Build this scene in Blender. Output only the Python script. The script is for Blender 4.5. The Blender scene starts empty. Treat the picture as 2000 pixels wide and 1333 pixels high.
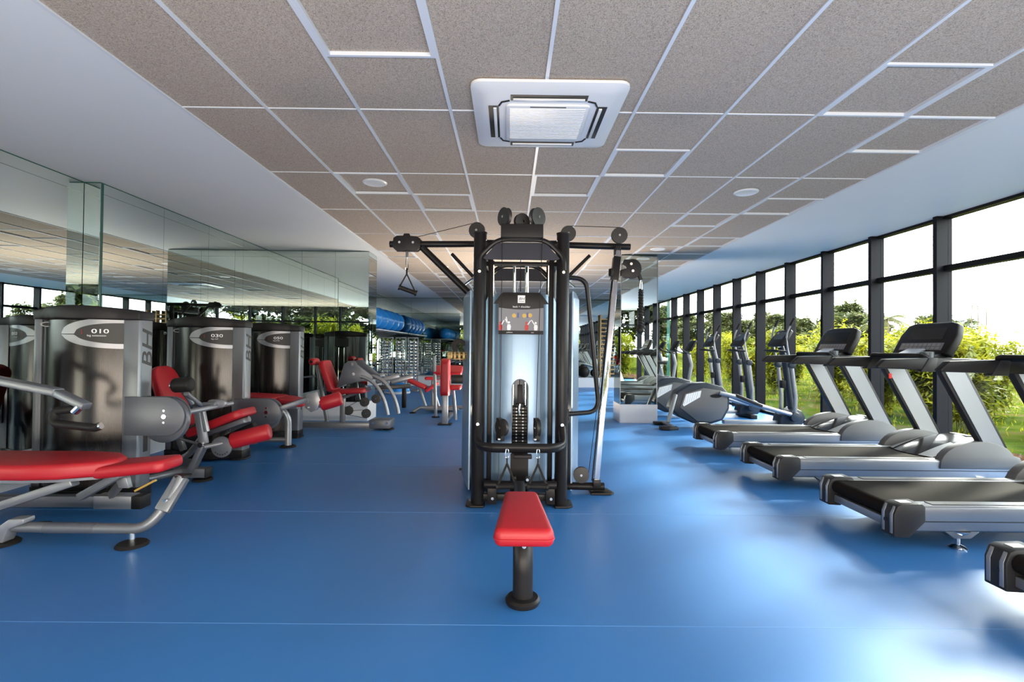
import bpy, bmesh, math, random
import numpy as np
from mathutils import Matrix, Vector, Euler
random.seed(7)
S = bpy.context.scene
COL = S.collection
PI = math.pi
V = Vector

# ------------------------------------------------------------------ camera
cd = bpy.data.cameras.new('camera'); cam = bpy.data.objects.new('camera', cd); COL.objects.link(cam)
cd.sensor_width = 36.0; cd.lens = 983/2000*36.0; cd.clip_start = 0.05; cd.clip_end = 400
cam.matrix_world = (Matrix.Translation((0, 0, 1.2)) @ Matrix.Rotation(-0.0051, 4, 'Z')
                    @ Matrix.Rotation(PI/2+0.0132, 4, 'X') @ Matrix.Rotation(0.0105, 4, 'Z'))
S.camera = cam
S.view_settings.view_transform = 'Standard'; S.view_settings.look = 'None'
S.view_settings.exposure = 1.3; S.view_settings.gamma = 1.0; S.view_settings.use_curve_mapping = False
S.cycles.max_bounces = 8; S.cycles.diffuse_bounces = 5; S.cycles.glossy_bounces = 6
S.cycles.transparent_max_bounces = 10; S.cycles.caustics_reflective = False; S.cycles.caustics_refractive = False
S.cycles.sample_clamp_indirect = 6.0; S.cycles.adaptive_threshold = .03; S.cycles.blur_glossy = 0.5

# ------------------------------------------------------------------ sky
W = bpy.data.worlds.new('sky'); S.world = W; W.use_nodes = True
nt = W.node_tree; nt.nodes.clear()
def N(t, k, **kw):
    n = t.nodes.new(k)
    for a, b in kw.items(): setattr(n, a, b)
    return n
o = N(nt, 'ShaderNodeOutputWorld'); bg = N(nt, 'ShaderNodeBackground')
tc = N(nt, 'ShaderNodeTexCoord'); mp = N(nt, 'ShaderNodeMapping'); mp.inputs['Scale'].default_value = (1, 1, 3)
nz = N(nt, 'ShaderNodeTexNoise'); nz.inputs['Scale'].default_value = 2.6; nz.inputs['Detail'].default_value = 6
cr = N(nt, 'ShaderNodeValToRGB'); cr.color_ramp.elements[0].position = .35; cr.color_ramp.elements[0].color = (.80, .86, .95, 1)
cr.color_ramp.elements[1].position = .62; cr.color_ramp.elements[1].color = (1, .97, .92, 1)
sx = N(nt, 'ShaderNodeSeparateXYZ'); r2 = N(nt, 'ShaderNodeMapRange'); r2.inputs[1].default_value = -.03; r2.inputs[2].default_value = .0
mx = N(nt, 'ShaderNodeMix', data_type='RGBA'); mx.inputs[6].default_value = (.10, .12, .06, 1)
L = nt.links.new
L(tc.outputs['Generated'], mp.inputs[0]); L(mp.outputs[0], nz.inputs['Vector']); L(nz.outputs[0], cr.inputs[0])
L(tc.outputs['Generated'], sx.inputs[0]); L(sx.outputs[2], r2.inputs[0]); L(r2.outputs[0], mx.inputs[0]); L(cr.outputs[0], mx.inputs[7])
L(mx.outputs[2], bg.inputs[0]); L(bg.outputs[0], o.inputs[0]); bg.inputs[1].default_value = 6.0

# ------------------------------------------------------------------ sun and window portals
sd = bpy.data.lights.new('sun', 'SUN'); sd.energy = 6.0; sd.angle = math.radians(5); sd.color = (1, .93, .80)
so = bpy.data.objects.new('sun', sd); COL.objects.link(so)
sun_from = V((math.cos(math.radians(30))*math.cos(math.radians(34)), math.sin(math.radians(34))*math.cos(math.radians(30)), math.sin(math.radians(30))))
so.rotation_euler = sun_from.to_track_quat('Z', 'Y').to_euler(); so.location = (8, 6, 8)
def portal(name, loc, direction, sxx, syy):
    ld = bpy.data.lights.new(name, 'AREA'); ld.shape = 'RECTANGLE'; ld.size = sxx; ld.size_y = syy
    ob = bpy.data.objects.new(name, ld); COL.objects.link(ob); ob.location = loc
    ob.rotation_euler = V(direction).to_track_quat('-Z', 'Z').to_euler(); ld.cycles.is_portal = True
portal('window_portal', (5.02, 6.0, 1.36), (-1, 0, 0), 19.2, 2.7)
portal('window_portal', (0.4, -3.62, 1.36), (0, 1, 0), 9.0, 2.7)

def area(name, loc, direction, sxx, syy, power, col):
    ld = bpy.data.lights.new(name, 'AREA'); ld.shape = 'RECTANGLE'; ld.size = sxx; ld.size_y = syy; ld.energy = power; ld.color = col
    ob = bpy.data.objects.new(name, ld); COL.objects.link(ob); ob.location = loc
    ob.rotation_euler = V(direction).to_track_quat('-Z', 'Z').to_euler()
area('added_fill_behind_camera', (.7, -2.6, .35), (0, .62, 1), 7.0, 1.2, 260, (1, .86, .70))  # added warm fill aimed up to brighten the ceiling, not a fixture of the room
area('added_floor_fill', (.15, 8.9, .10), (0, 0, 1), .9, .9, 75, (1, .86, .70))  # added fill hidden behind the tower, lifts the far ceiling; no real lamp here

# ------------------------------------------------------------------ materials
def new_mat(name):
    m = bpy.data.materials.new(name); m.use_nodes = True
    return m, m.node_tree, m.node_tree.nodes['Principled BSDF']
def mat(name, col, rough=.5, metal=0., noise=0., nscale=8., bump=0., bscale=200., coat=0., spec=None, emit=None, rvar=0.):
    m, t, p = new_mat(name)
    p.inputs['Base Color'].default_value = (*col, 1); p.inputs['Roughness'].default_value = rough; p.inputs['Metallic'].default_value = metal
    if coat: p.inputs['Coat Weight'].default_value = coat; p.inputs['Coat Roughness'].default_value = .08
    if spec is not None: p.inputs['Specular IOR Level'].default_value = spec
    if emit: p.inputs['Emission Color'].default_value = (*emit[0], 1); p.inputs['Emission Strength'].default_value = emit[1]
    tc = N(t, 'ShaderNodeTexCoord')
    if noise or rvar:
        n = N(t, 'ShaderNodeTexNoise'); n.inputs['Scale'].default_value = nscale; n.inputs['Detail'].default_value = 4
        t.links.new(tc.outputs['Object'], n.inputs['Vector'])
        if noise:
            a = N(t, 'ShaderNodeMix', data_type='RGBA'); a.inputs[6].default_value = (*[c*(1-noise) for c in col], 1)
            a.inputs[7].default_value = (*[min(1, c*(1+noise)) for c in col], 1)
            t.links.new(n.outputs[0], a.inputs[0]); t.links.new(a.outputs[2], p.inputs['Base Color'])
        if rvar:
            r = N(t, 'ShaderNodeMapRange'); r.inputs[3].default_value = rough-rvar; r.inputs[4].default_value = rough+rvar
            t.links.new(n.outputs[0], r.inputs[0]); t.links.new(r.outputs[0], p.inputs['Roughness'])
    if bump:
        n = N(t, 'ShaderNodeTexNoise'); n.inputs['Scale'].default_value = bscale; n.inputs['Detail'].default_value = 3
        b = N(t, 'ShaderNodeBump'); b.inputs['Strength'].default_value = bump; b.inputs['Distance'].default_value = .002
        t.links.new(tc.outputs['Object'], n.inputs['Vector']); t.links.new(n.outputs[0], b.inputs['Height']); t.links.new(b.outputs[0], p.inputs['Normal'])
    return m
M = {}
M['floor'] = mat('blue_vinyl_floor', (.030, .170, .46), .40, noise=.10, nscale=1.3, bump=.08, bscale=60, rvar=.07, spec=.7)
M['seam'] = mat('floor_seam', (.10, .27, .58), .4)
M['plaster'] = mat('white_plaster', (.78, .82, .85), .55, noise=.02, nscale=2)
M['whitewall'] = mat('white_base_paint', (.78, .79, .80), .45)
M['grid'] = mat('ceiling_grid_white', (.72, .76, .82), .35)
M['silver'] = mat('silver_paint', (.20, .21, .23), .38, metal=.55, bump=.05, bscale=400)
M['silver_light'] = mat('pale_silver_aluminium', (.29, .30, .325), .36, metal=.5, bump=.04, bscale=300)
M['silver_dark'] = mat('grey_metallic_paint', (.14, .15, .175), .38, metal=.4, bump=.06, bscale=500)
M['cover'] = mat('grey_cover_paint', (.13, .13, .132), .42, metal=.1, spec=.3)
M['chrome'] = mat('chrome', (.82, .83, .85), .10, metal=1)
M['black'] = mat('black_powder_coat', (.012, .011, .012), .36, bump=.04, bscale=500, spec=.22)
M['rubber'] = mat('black_rubber', (.014, .013, .013), .55, bump=.1, bscale=300, spec=.2)
M['darkplastic'] = mat('dark_plastic', (.016, .015, .016), .45, bump=.06, bscale=400, spec=.2)
M['greyplastic'] = mat('grey_plastic', (.024, .024, .026), .40, bump=.05, bscale=400, spec=.22)
M['disc'] = mat('pulley_plastic', (.025, .024, .024), .42)
M['red'] = mat('red_upholstery', (.42, .010, .018), .45, bump=.15, bscale=250, noise=.05, nscale=5)
M['redsheet'] = mat('red_tag', (.75, .03, .02), .5)
M['white'] = mat('white_plastic', (.80, .81, .82), .35)
M['whiteprint'] = mat('white_print', (.85, .85, .85), .6)
M['blackprint'] = mat('black_print', (.02, .02, .02), .5)
M['redprint'] = mat('red_print', (.5, .02, .02), .5)
M['yellowprint'] = mat('ochre_print', (.6, .38, .08), .5)
M['blueprint'] = mat('blue_print', (.06, .09, .30), .5)
M['greyprint'] = mat('grey_print', (.20, .20, .22), .5)
M['navy'] = mat('navy_black_paint', (.010, .013, .028), .35)
M['wood'] = mat('pale_wood', (.55, .33, .13), .45, noise=.2, nscale=12)
M['ball'] = mat('blue_rubber_ball', (.015, .24, .70), .30, noise=.04, nscale=3)
M['belt'] = mat('running_belt', (.014, .012, .011), .75, bump=.15, bscale=350, spec=.03)
M['frame'] = mat('anthracite_window_frame', (.007, .0075, .010), .5, spec=.12)
M['mull'] = mat('anthracite_mullion', (.007, .0075, .012), .5, spec=.12)
M['slot'] = mat('dark_slot', (.010, .009, .009), .5)
M['gold'] = mat('brass_rings', (.25, .17, .07), .4, metal=.6)
M['bark'] = mat('bark', (.10, .07, .045), .8, noise=.3, nscale=20)
M['stemg'] = mat('green_cane', (.16, .17, .05), .6)
M['concrete'] = mat('concrete', (.35, .34, .31), .8, noise=.15, nscale=5)
M['lamp'] = mat('lamp_diffuser', (.8, .8, .8), .5, emit=((1, .96, .9), .9))

def mirror_mat():
    m, t, p = new_mat('silvered_mirror')
    p.inputs['Base Color'].default_value = (.58, .65, .63, 1); p.inputs['Metallic'].default_value = 1; p.inputs['Roughness'].default_value = 0.0
    return m
M['mirror'] = mirror_mat()
M['glassedge'] = mat('green_glass_edge', (.02, .10, .085), .15)
def glass_mat():
    m = bpy.data.materials.new('window_glass'); m.use_nodes = True; t = m.node_tree; t.nodes.clear()
    oo = N(t, 'ShaderNodeOutputMaterial'); mix = N(t, 'ShaderNodeMixShader'); a = N(t, 'ShaderNodeBsdfTransparent'); a.inputs[0].default_value = (.93, .96, .94, 1)
    g = N(t, 'ShaderNodeBsdfGlossy'); g.inputs['Roughness'].default_value = 0.0; lw = N(t, 'ShaderNodeLayerWeight'); lw.inputs[0].default_value = .5
    pw_ = N(t, 'ShaderNodeMath', operation='POWER'); pw_.inputs[1].default_value = 5; mr = N(t, 'ShaderNodeMapRange'); mr.inputs[3].default_value = .04; mr.inputs[4].default_value = .22
    t.links.new(lw.outputs['Facing'], pw_.inputs[0]); t.links.new(pw_.outputs[0], mr.inputs[0]); t.links.new(mr.outputs[0], mix.inputs[0]); t.links.new(a.outputs[0], mix.inputs[1]); t.links.new(g.outputs[0], mix.inputs[2]); t.links.new(mix.outputs[0], oo.inputs[0])
    return m
M['glass'] = glass_mat()
def tile_mat():
    m, t, p = new_mat('woven_ceiling_tile')
    p.inputs['Roughness'].default_value = .85; p.inputs['Specular IOR Level'].default_value = .2
    g = N(t, 'ShaderNodeNewGeometry'); ns = []
    for sc_, dis in (((420, 110, 110), 1.5), ((110, 420, 110), 1.5)):
        mp = N(t, 'ShaderNodeMapping'); mp.inputs['Scale'].default_value = sc_
        n = N(t, 'ShaderNodeTexNoise'); n.inputs['Scale'].default_value = 1; n.inputs['Detail'].default_value = 2; n.inputs['Distortion'].default_value = dis
        t.links.new(g.outputs['Position'], mp.inputs[0]); t.links.new(mp.outputs[0], n.inputs['Vector']); ns.append(n)
    a = N(t, 'ShaderNodeMath', operation='ADD'); t.links.new(ns[0].outputs[0], a.inputs[0]); t.links.new(ns[1].outputs[0], a.inputs[1])
    h = N(t, 'ShaderNodeMath', operation='MULTIPLY'); h.inputs[1].default_value = .5; t.links.new(a.outputs[0], h.inputs[0])
    c = N(t, 'ShaderNodeValToRGB'); e = c.color_ramp.elements
    e[0].position = .38; e[0].color = (.13, .105, .085, 1); e[1].position = .60; e[1].color = (.64, .555, .47, 1)
    e.new(.47).color = (.43, .365, .30, 1)
    t.links.new(h.outputs[0], c.inputs[0]); t.links.new(c.outputs[0], p.inputs['Base Color'])
    b = N(t, 'ShaderNodeBump'); b.inputs['Strength'].default_value = .3; b.inputs['Distance'].default_value = .002
    t.links.new(h.outputs[0], b.inputs['Height']); t.links.new(b.outputs[0], p.inputs['Normal'])
    return m
M['tile'] = tile_mat()
def shroud_mat(name, c0, c1, metal, rough):
    m, t, p = new_mat(name); p.inputs['Metallic'].default_value = metal; p.inputs['Roughness'].default_value = rough
    tc = N(t, 'ShaderNodeTexCoord'); mp = N(t, 'ShaderNodeMapping'); mp.inputs['Scale'].default_value = (240, 240, .6)
    n = N(t, 'ShaderNodeTexNoise'); n.inputs['Scale'].default_value = 1; n.inputs['Detail'].default_value = 2
    a = N(t, 'ShaderNodeMix', data_type='RGBA'); a.inputs[6].default_value = (*c0, 1); a.inputs[7].default_value = (*c1, 1)
    t.links.new(tc.outputs['Object'], mp.inputs[0]); t.links.new(mp.outputs[0], n.inputs['Vector']); t.links.new(n.outputs[0], a.inputs[0]); t.links.new(a.outputs[2], p.inputs['Base Color'])
    return m
M['shroud_dark'] = shroud_mat('brushed_dark_shroud', (.014, .012, .012), (.020, .018, .018), .25, .22)
M['shroud_blue'] = shroud_mat('satin_pale_blue_shroud', (.22, .33, .46), (.27, .38, .52), .35, .30)
def leaf_mat(name, c0, c1, tr=.35):
    m, t, p = new_mat(name); p.inputs['Roughness'].default_value = .6; p.inputs['Specular IOR Level'].default_value = .1
    oi = N(t, 'ShaderNodeTexNoise'); oi.inputs['Scale'].default_value = 2.2; oi.inputs['Detail'].default_value = 5
    g = N(t, 'ShaderNodeNewGeometry'); t.links.new(g.outputs['Position'], oi.inputs['Vector'])
    c = N(t, 'ShaderNodeValToRGB'); c.color_ramp.elements[0].position = .35; c.color_ramp.elements[0].color = (*c0, 1)
    c.color_ramp.elements[1].position = .65; c.color_ramp.elements[1].color = (*c1, 1)
    t.links.new(oi.outputs[0], c.inputs[0]); t.links.new(c.outputs[0], p.inputs['Base Color'])
    tl = N(t, 'ShaderNodeBsdfTranslucent'); t.links.new(c.outputs[0], tl.inputs[0]); mix = N(t, 'ShaderNodeMixShader'); mix.inputs[0].default_value = tr
    oo = t.nodes['Material Output']; t.links.new(p.outputs[0], mix.inputs[1]); t.links.new(tl.outputs[0], mix.inputs[2]); t.links.new(mix.outputs[0], oo.inputs[0])
    return m
M['leaf'] = leaf_mat('bamboo_leaf', (.070, .100, .008), (.30, .285, .012), .45)
M['leaf_dark'] = leaf_mat('tree_leaf', (.035, .050, .018), (.11, .12, .04), .3)
M['palm'] = leaf_mat('palm_leaf', (.04, .055, .015), (.10, .10, .03), .25)
def ground_mat(name, cols, scale):
    m, t, p = new_mat(name); p.inputs['Roughness'].default_value = .9; p.inputs['Specular IOR Level'].default_value = 0
    g = N(t, 'ShaderNodeNewGeometry'); n = N(t, 'ShaderNodeTexNoise'); n.inputs['Scale'].default_value = scale; n.inputs['Detail'].default_value = 8
    c = N(t, 'ShaderNodeValToRGB'); e = c.color_ramp.elements
    e[0].position = .36; e[0].color = (*cols[0], 1); e[1].position = .64; e[1].color = (*cols[2], 1); e.new(.5).color = (*cols[1], 1)
    t.links.new(g.outputs['Position'], n.inputs['Vector']); t.links.new(n.outputs[0], c.inputs[0]); t.links.new(c.outputs[0], p.inputs['Base Color'])
    return m
M['lawn'] = ground_mat('lawn', ((.020, .034, .004), (.036, .052, .006), (.055, .046, .018)), 1.5)
M['soil'] = ground_mat('soil', ((.032, .018, .011), (.06, .034, .021), (.09, .057, .038)), 9)

# ------------------------------------------------------------------ mesh helpers
def fillet(pts, r, seg=5):
    pts = [V(p) for p in pts]; out = [pts[0]]
    for i in range(1, len(pts)-1):
        a, b, c = pts[i-1], pts[i], pts[i+1]
        d1 = (a-b); d2 = (c-b); k = min(r, d1.length*.49, d2.length*.49)
        p0 = b+d1.normalized()*k; p2 = b+d2.normalized()*k
        for j in range(seg+1):
            t = j/seg; out.append(p0*(1-t)**2+b*2*t*(1-t)+p2*t*t)
    out.append(pts[-1]); return out
class B:
    def __init__(s): s.b = bmesh.new()
    def _m(s, vs, fs):
        bv = [s.b.verts.new(v) for v in vs]; r = []
        for f in fs:
            try: r.append(s.b.faces.new([bv[i] for i in f]))
            except ValueError: pass
        return bv
    def box(s, x0, x1, y0, y1, z0, z1, m=None):
        vs = [V((x, y, z)) for z in (z0, z1) for x, y in ((x0, y0), (x1, y0), (x1, y1), (x0, y1))]
        if m: vs = [m @ v for v in vs]
        s._m(vs, [(3, 2, 1, 0), (4, 5, 6, 7), (0, 1, 5, 4), (1, 2, 6, 5), (2, 3, 7, 6), (3, 0, 4, 7)]); return s
    def bar(s, p0, p1, w, h, up=(0, 0, 1)):
        p0, p1 = V(p0), V(p1); d = p1-p0; l = d.length; x = d.normalized(); u = V(up)
        if abs(x.dot(u)) > .99: u = V((0, 1, 0))
        y = u.cross(x).normalized(); z = x.cross(y)
        m = Matrix.Translation(p0) @ Matrix((x, y, z)).transposed().to_4x4()
        return s.box(0, l, -w/2, w/2, -h/2, h/2, m)
    def prism(s, poly, axis, a, b, m=None):
        def P(u, v, w): return V((w, u, v)) if axis == 'x' else (V((u, w, v)) if axis == 'y' else V((u, v, w)))
        n = len(poly); vs = [P(u, v, a) for u, v in poly]+[P(u, v, b) for u, v in poly]
        if m: vs = [m @ v for v in vs]
        s._m(vs, [tuple(range(n-1, -1, -1)), tuple(range(n, 2*n))]+[(i, (i+1) % n, n+(i+1) % n, n+i) for i in range(n)]); return s
    def tube(s, pts, r, n=10, flat=None, cap=True, up=None, radii=None):
        pts = [V(p) for p in pts]; k = len(pts); rings = []
        t0 = (pts[1]-pts[0]).normalized(); u = V(up) if up else (V((0, 0, 1)) if abs(t0.z) < .9 else V((0, 1, 0)))
        nrm = (u-t0*u.dot(t0)).normalized(); prev = t0
        fx, fy = flat if flat else (1, 1)
        for i in range(k):
            t = ((pts[min(i+1, k-1)]-pts[i]).normalized()+(pts[i]-pts[max(i-1, 0)]).normalized())
            t = t.normalized() if t.length > 1e-6 else prev
            nrm = (prev.rotation_difference(t) @ nrm); nrm = (nrm-t*nrm.dot(t)).normalized(); prev = t
            bn = t.cross(nrm); rr = radii[i] if radii else r
            rings.append([s.b.verts.new(pts[i]+nrm*math.cos(2*PI*j/n)*rr*fx+bn*math.sin(2*PI*j/n)*rr*fy) for j in range(n)])
        for i in range(k-1):
            for j in range(n):
                s.b.faces.new((rings[i][j], rings[i][(j+1) % n], rings[i+1][(j+1) % n], rings[i+1][j]))
        if cap: s.b.faces.new(rings[0][::-1]); s.b.faces.new(rings[-1])
        return s
    def cyl(s, p0, p1, r, n=20): return s.tube([p0, p1], r, n)
    def disc(s, c, axis, r, th, n=24, groove=0):
        c = V(c); a = V(axis).normalized()
        if not groove: return s.cyl(c-a*th/2, c+a*th/2, r, n)
        p = [c-a*th/2, c-a*th/2*.98, c-a*th*.12, c+a*th*.12, c+a*th/2*.98, c+a*th/2]
        return s.tube(p, r, n, radii=[r*.93, r, r*(1-groove), r*(1-groove), r, r*.93])
    def lathe(s, prof, c=(0, 0, 0), n=24):
        c = V(c); rings = []
        for r, z in prof: rings.append([s.b.verts.new(c+V((math.cos(2*PI*j/n)*r, math.sin(2*PI*j/n)*r, z))) for j in range(n)])
        for i in range(len(prof)-1):
            for j in range(n): s.b.faces.new((rings[i][j], rings[i][(j+1) % n], rings[i+1][(j+1) % n], rings[i+1][j]))
        s.b.faces.new(rings[0][::-1]); s.b.faces.new(rings[-1]); return s
    def ball(s, c, r, n=24, k=14):
        bmesh.ops.create_uvsphere(s.b, u_segments=n, v_segments=k, radius=r, matrix=Matrix.Translation(c)); return s
    def grid(s, rows):                                   # rows: list of rows of points
        bv = [[s.b.verts.new(p) for p in r] for r in rows]
        for i in range(len(bv)-1):
            for j in range(len(bv[0])-1): s.b.faces.new((bv[i][j], bv[i][j+1], bv[i+1][j+1], bv[i+1][j]))
        return s
def tag(o, label=None, cat=None, group=None, kind=None):
    for k, v in (('label', label), ('category', cat), ('group', group), ('kind', kind)):
        if v: o[k] = v
    return o
def put(name, b, m, parent=None, bevel=0., seg=2, label=None, ang=35, kind=None):
    bm = b.b
    bmesh.ops.recalc_face_normals(bm, faces=bm.faces)
    if bevel:
        es = [e for e in bm.edges if len(e.link_faces) == 2 and e.calc_face_angle(0) > math.radians(30)]
        bmesh.ops.bevel(bm, geom=es, offset=bevel, segments=seg, profile=.5, affect='EDGES', clamp_overlap=True)
    for f in bm.faces: f.smooth = True
    for e in bm.edges: e.smooth = not (len(e.link_faces) == 2 and e.calc_face_angle(0) > math.radians(ang))
    if parent is not None:
        root = parent
        off = V((0, 0, 0))
        while root is not None: off += root.location; root = root.parent
        bmesh.ops.translate(bm, verts=bm.verts, vec=-off)
    me = bpy.data.meshes.new(name); bm.to_mesh(me); bm.free(); me.materials.append(M[m] if isinstance(m, str) else m)
    ob = bpy.data.objects.new(name, me); COL.objects.link(ob)
    if parent is not None: ob.parent = parent
    return tag(ob, label, None, None, kind)
def thing(name, label, cat, loc=(0, 0, 0), group=None, kind=None):
    e = bpy.data.objects.new(name, None); COL.objects.link(e); e.location = loc; e.empty_display_size = .2
    return tag(e, label, cat, group, kind)
def solo(name, b, m, label, cat, group=None, **kw):
    return tag(put(name, b, m, None, **kw), label, cat, group)
def copy_tree(o, parent=None):
    c = o.copy(); COL.objects.link(c)
    if parent is not None: c.parent = parent
    for ch in KIDS.get(o.name, [q for q in o.children]): copy_tree(ch, c)
    return c
KIDS = {}
def struct(name, b, m, parent=None, **kw):
    ob = put(name, b, m, parent, **kw)
    if parent is None: ob['kind'] = 'structure'
    return ob
def text(name, s, size, mtx, m, parent, ext=.0008, font_scale=1.0, shear=0., align='CENTER'):
    cu = bpy.data.curves.new(name, 'FONT'); cu.body = s; cu.size = size; cu.extrude = ext; cu.align_x = align; cu.align_y = 'CENTER'; cu.shear = shear
    cu.resolution_u = 3; cu.materials.append(M[m]); cu.offset = .0006 if size > .03 else 0
    tmp = bpy.data.objects.new('tmp', cu); COL.objects.link(tmp)
    dg = bpy.context.evaluated_depsgraph_get(); me = bpy.data.meshes.new_from_object(tmp.evaluated_get(dg)); bpy.data.objects.remove(tmp)
    root = parent; off = V((0, 0, 0))
    while root is not None: off += root.location; root = root.parent
    mt = Matrix.Translation(-off) @ mtx @ Matrix.Scale(font_scale, 4, (1, 0, 0)); me.transform(mt)
    ob = bpy.data.objects.new(name, me); COL.objects.link(ob); ob.parent = parent; return ob
FACE_NY = Matrix.Rotation(PI/2, 4, 'X')                  # a text lying in XY turned to face -Y
def pad_poly(w, l, r, taper=1.0, n=5):
    """rounded rectangle, length l along u, width w along v; taper scales the width at the +u end"""
    out = []
    for (cx, cy, a0, k) in ((l/2-r, w/2*taper-r, 0, 1), (-l/2+r, w/2-r, PI/2, 1), (-l/2+r, -w/2+r, PI, 1), (l/2-r, -w/2*taper+r, 1.5*PI, 1)):
        for i in range(n+1):
            a = a0+PI/2*i/n; out.append((cx+r*math.cos(a), cy+r*math.sin(a)))
    return out
def frame_m(c, x, up=(0, 0, 1)):
    """matrix with local x along x, local z as near as possible to up"""
    x = V(x).normalized(); u = V(up); y = u.cross(x).normalized(); z = x.cross(y)
    return Matrix.Translation(V(c)) @ Matrix((x, y, z)).transposed().to_4x4()
def pad(name, c, x, up, l, w, th, r, m, parent, taper=1.0, bevel=.022, label=None):
    b = B(); b.prism(pad_poly(w, l, r, taper), 'z', -th/2, th/2, frame_m(c, x, up))
    p = put(name, b, m, parent, bevel=bevel, seg=3, label=label, ang=60)
    return p

# ------------------------------------------------------------------ room shell
CZ = 2.735
YF, YB, XR = 15.8, -3.6, 4.98
fl = struct('floor', B().box(-4.35, 5.05, YB-.05, 16.3, -.12, 0), 'floor')
for y in (2.19, 3.66, 5.13, 6.6, 8.07, 9.54, 11.0, 12.5, 14.0, .72):
    put('floor_seam', B().box(-4.04, 4.9, y-.0018, y+.0018, -.001, .0006), 'seam', fl)
ce = thing('ceiling', None, None, (0, 0, CZ), kind='structure')
XL, XT = -2.14, 3.165
put('plaster_field', B().box(-4.3, XL, YB, 16.3, CZ, CZ+.12), 'plaster', ce)
put('plaster_field', B().box(XT, 5.05, YB, 16.3, CZ, CZ+.12), 'plaster', ce)
put('void_cover', B().box(XL, XT, YB, 16.3, CZ+.09, CZ+.12), 'blackprint', ce)
xs = [XL]+[-1.586+.5945*i for i in range(9)]
xs[-1] = XT
rows = [-3.95+1.2*i for i in range(17)]                   # includes 2.05, 3.25, 4.45, 5.65 ...
recess = {(2, 2.05): 0, (7, 2.65): 0, (8, 3.25): 0, (5, 3.85): 0, (4, 4.45): 0, (1, 4.45): 0, (2, 5.05): 0, (7, 5.65): 0, (8, 5.05): 0,
          (7, 7.45): 0, (1, 6.85): 0, (8, 6.85): 0, (3, 7.45): 0, (5, 6.85): 0, (8, 8.65): 0, (2, 9.85): 0, (4, 9.25): 0, (6, 9.25): 0, (7, 10.45): 0,
          (1, 10.45): 0, (5, 11.05): 0, (2, 12.25): 0, (6, 12.25): 0, (0, 8.05): 0, (2, -.35): 0, (6, .85): 0, (8, 13.45): 0}
rec = {(c, round(y, 2)) for (c, y) in recess}
tile_mesh = {}
def tile(c, y0, y1, rz):
    x0, x1 = xs[c]+.006, xs[c+1]-.006
    key = (round(x1-x0, 3), round(y1-y0, 3))
    cx, cy = (x0+x1)/2, (y0+y1)/2
    if key not in tile_mesh:
        ob = put('ceiling_tile', B().box(-key[0]/2, key[0]/2, -key[1]/2+.005, key[1]/2-.005, 0, .018), 'tile', None, bevel=.002, seg=1)
        tile_mesh[key] = ob.data
    else:
        ob = bpy.data.objects.new('ceiling_tile', tile_mesh[key]); COL.objects.link(ob)
    ob.parent = ce; ob.location = (cx, cy, rz+random.uniform(-.0008, .0008)); return ob
for c in range(len(xs)-1):
    for y0 in rows:
        y1 = min(y0+1.2, 16.2); a, b_ = (c, round(y0, 2)) in rec, (c, round(y0+.6, 2)) in rec
        if not a and not b_: tile(c, max(y0, YB), y1, .004)
        else:
            tile(c, y0, y0+.6, .016 if a else .004); tile(c, y0+.6, y1, .016 if b_ else .004)
            for k, on in ((0, a), (1, b_)):
                if on:
                    u0, u1, v0, v1 = xs[c]+.001, xs[c+1]-.001, y0+.6*k+.001, y0+.6*k+.599
                    f = B()
                    for q in ((u0, u1, v0, v0+.018), (u0, u1, v1-.018, v1), (u0, u0+.032, v0+.018, v1-.018), (u1-.032, u1, v0+.018, v1-.018)):
                        f.box(*q, CZ-.005, CZ+.016)
                    put('recess_frame', f, 'grid', ce)
for i, x in enumerate(xs): put('grid_bar', B().box(x-.010, x+.010, YB, 16.2, CZ-.006, CZ+.03), 'grid', ce)
for y in rows[1:]:
    put('cross_bar', B().box(XL, XT, y-.0045, y+.0045, CZ-.001, CZ+.02), 'grid', ce)

# walls
def mirror_run(parent, axis, plane, a0, a1, z0, z1, n, face, first=None):
    """mirror panels of equal width on a plane; face = +1/-1, the side they look to"""
    w = (a1-a0)/n
    for i in range(n):
        u0, u1 = a0+w*i+.0015, a0+w*(i+1)-.0015
        for (q0, q1) in ((z0, z1-.11), (z1-.107, z1-.012)):
            b = B(); lo, hi = sorted((plane, plane+face*.006))
            if axis == 'x': b.box(lo, hi, u0, u1, q0, q1)
            else: b.box(u0, u1, lo, hi, q0, q1)
            put('mirror_panel', b, 'mirror', parent)
wl = struct('wall_left', B().box(-4.35, -4.06, YB, 4.79, 0, CZ).box(-4.35, -3.905, 4.79, 16.3, 0, CZ), 'glassedge')
mirror_run(wl, 'x', -4.06, YB, 4.79, .30, CZ, 8, 1)
mirror_run(wl, 'x', -3.905, 4.82, 15.8, .30, CZ, 13, 1)
put('mirror_panel', B().box(-4.05, -3.90, 4.782, 4.788, .30, CZ-.012), 'mirror', wl)
struct('baseboard_left', B().box(-4.06, -4.04, YB, 4.77, 0, .298).box(-3.905, -3.885, 4.77, 8.08, 0, .298).box(-4.04, -3.885, 4.768, 4.788, 0, .298).box(-3.905, -3.885, 8.6, 15.5, 0, .298), 'whitewall')
pw = struct('wall_partition', B().box(-3.905, -2.285, 8.125, 8.60, .3, CZ-.005), 'glassedge')
mirror_run(pw, 'y', 8.125, -3.90, -2.28, .30, CZ, 3, -1)
mirror_run(pw, 'y', 8.60, -3.90, -2.28, .30, CZ, 2, 1)
put('mirror_panel', B().box(-2.285, -2.279, 8.121, 8.604, .30, CZ-.012), 'mirror', pw)
struct('baseboard_partition', B().box(-3.88, -2.265, 8.10, 8.62, 0, .298), 'whitewall')
wb = struct('wall_back', B().box(-4.35, 5.05, 15.81, 16.1, 0, CZ), 'glassedge')
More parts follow.
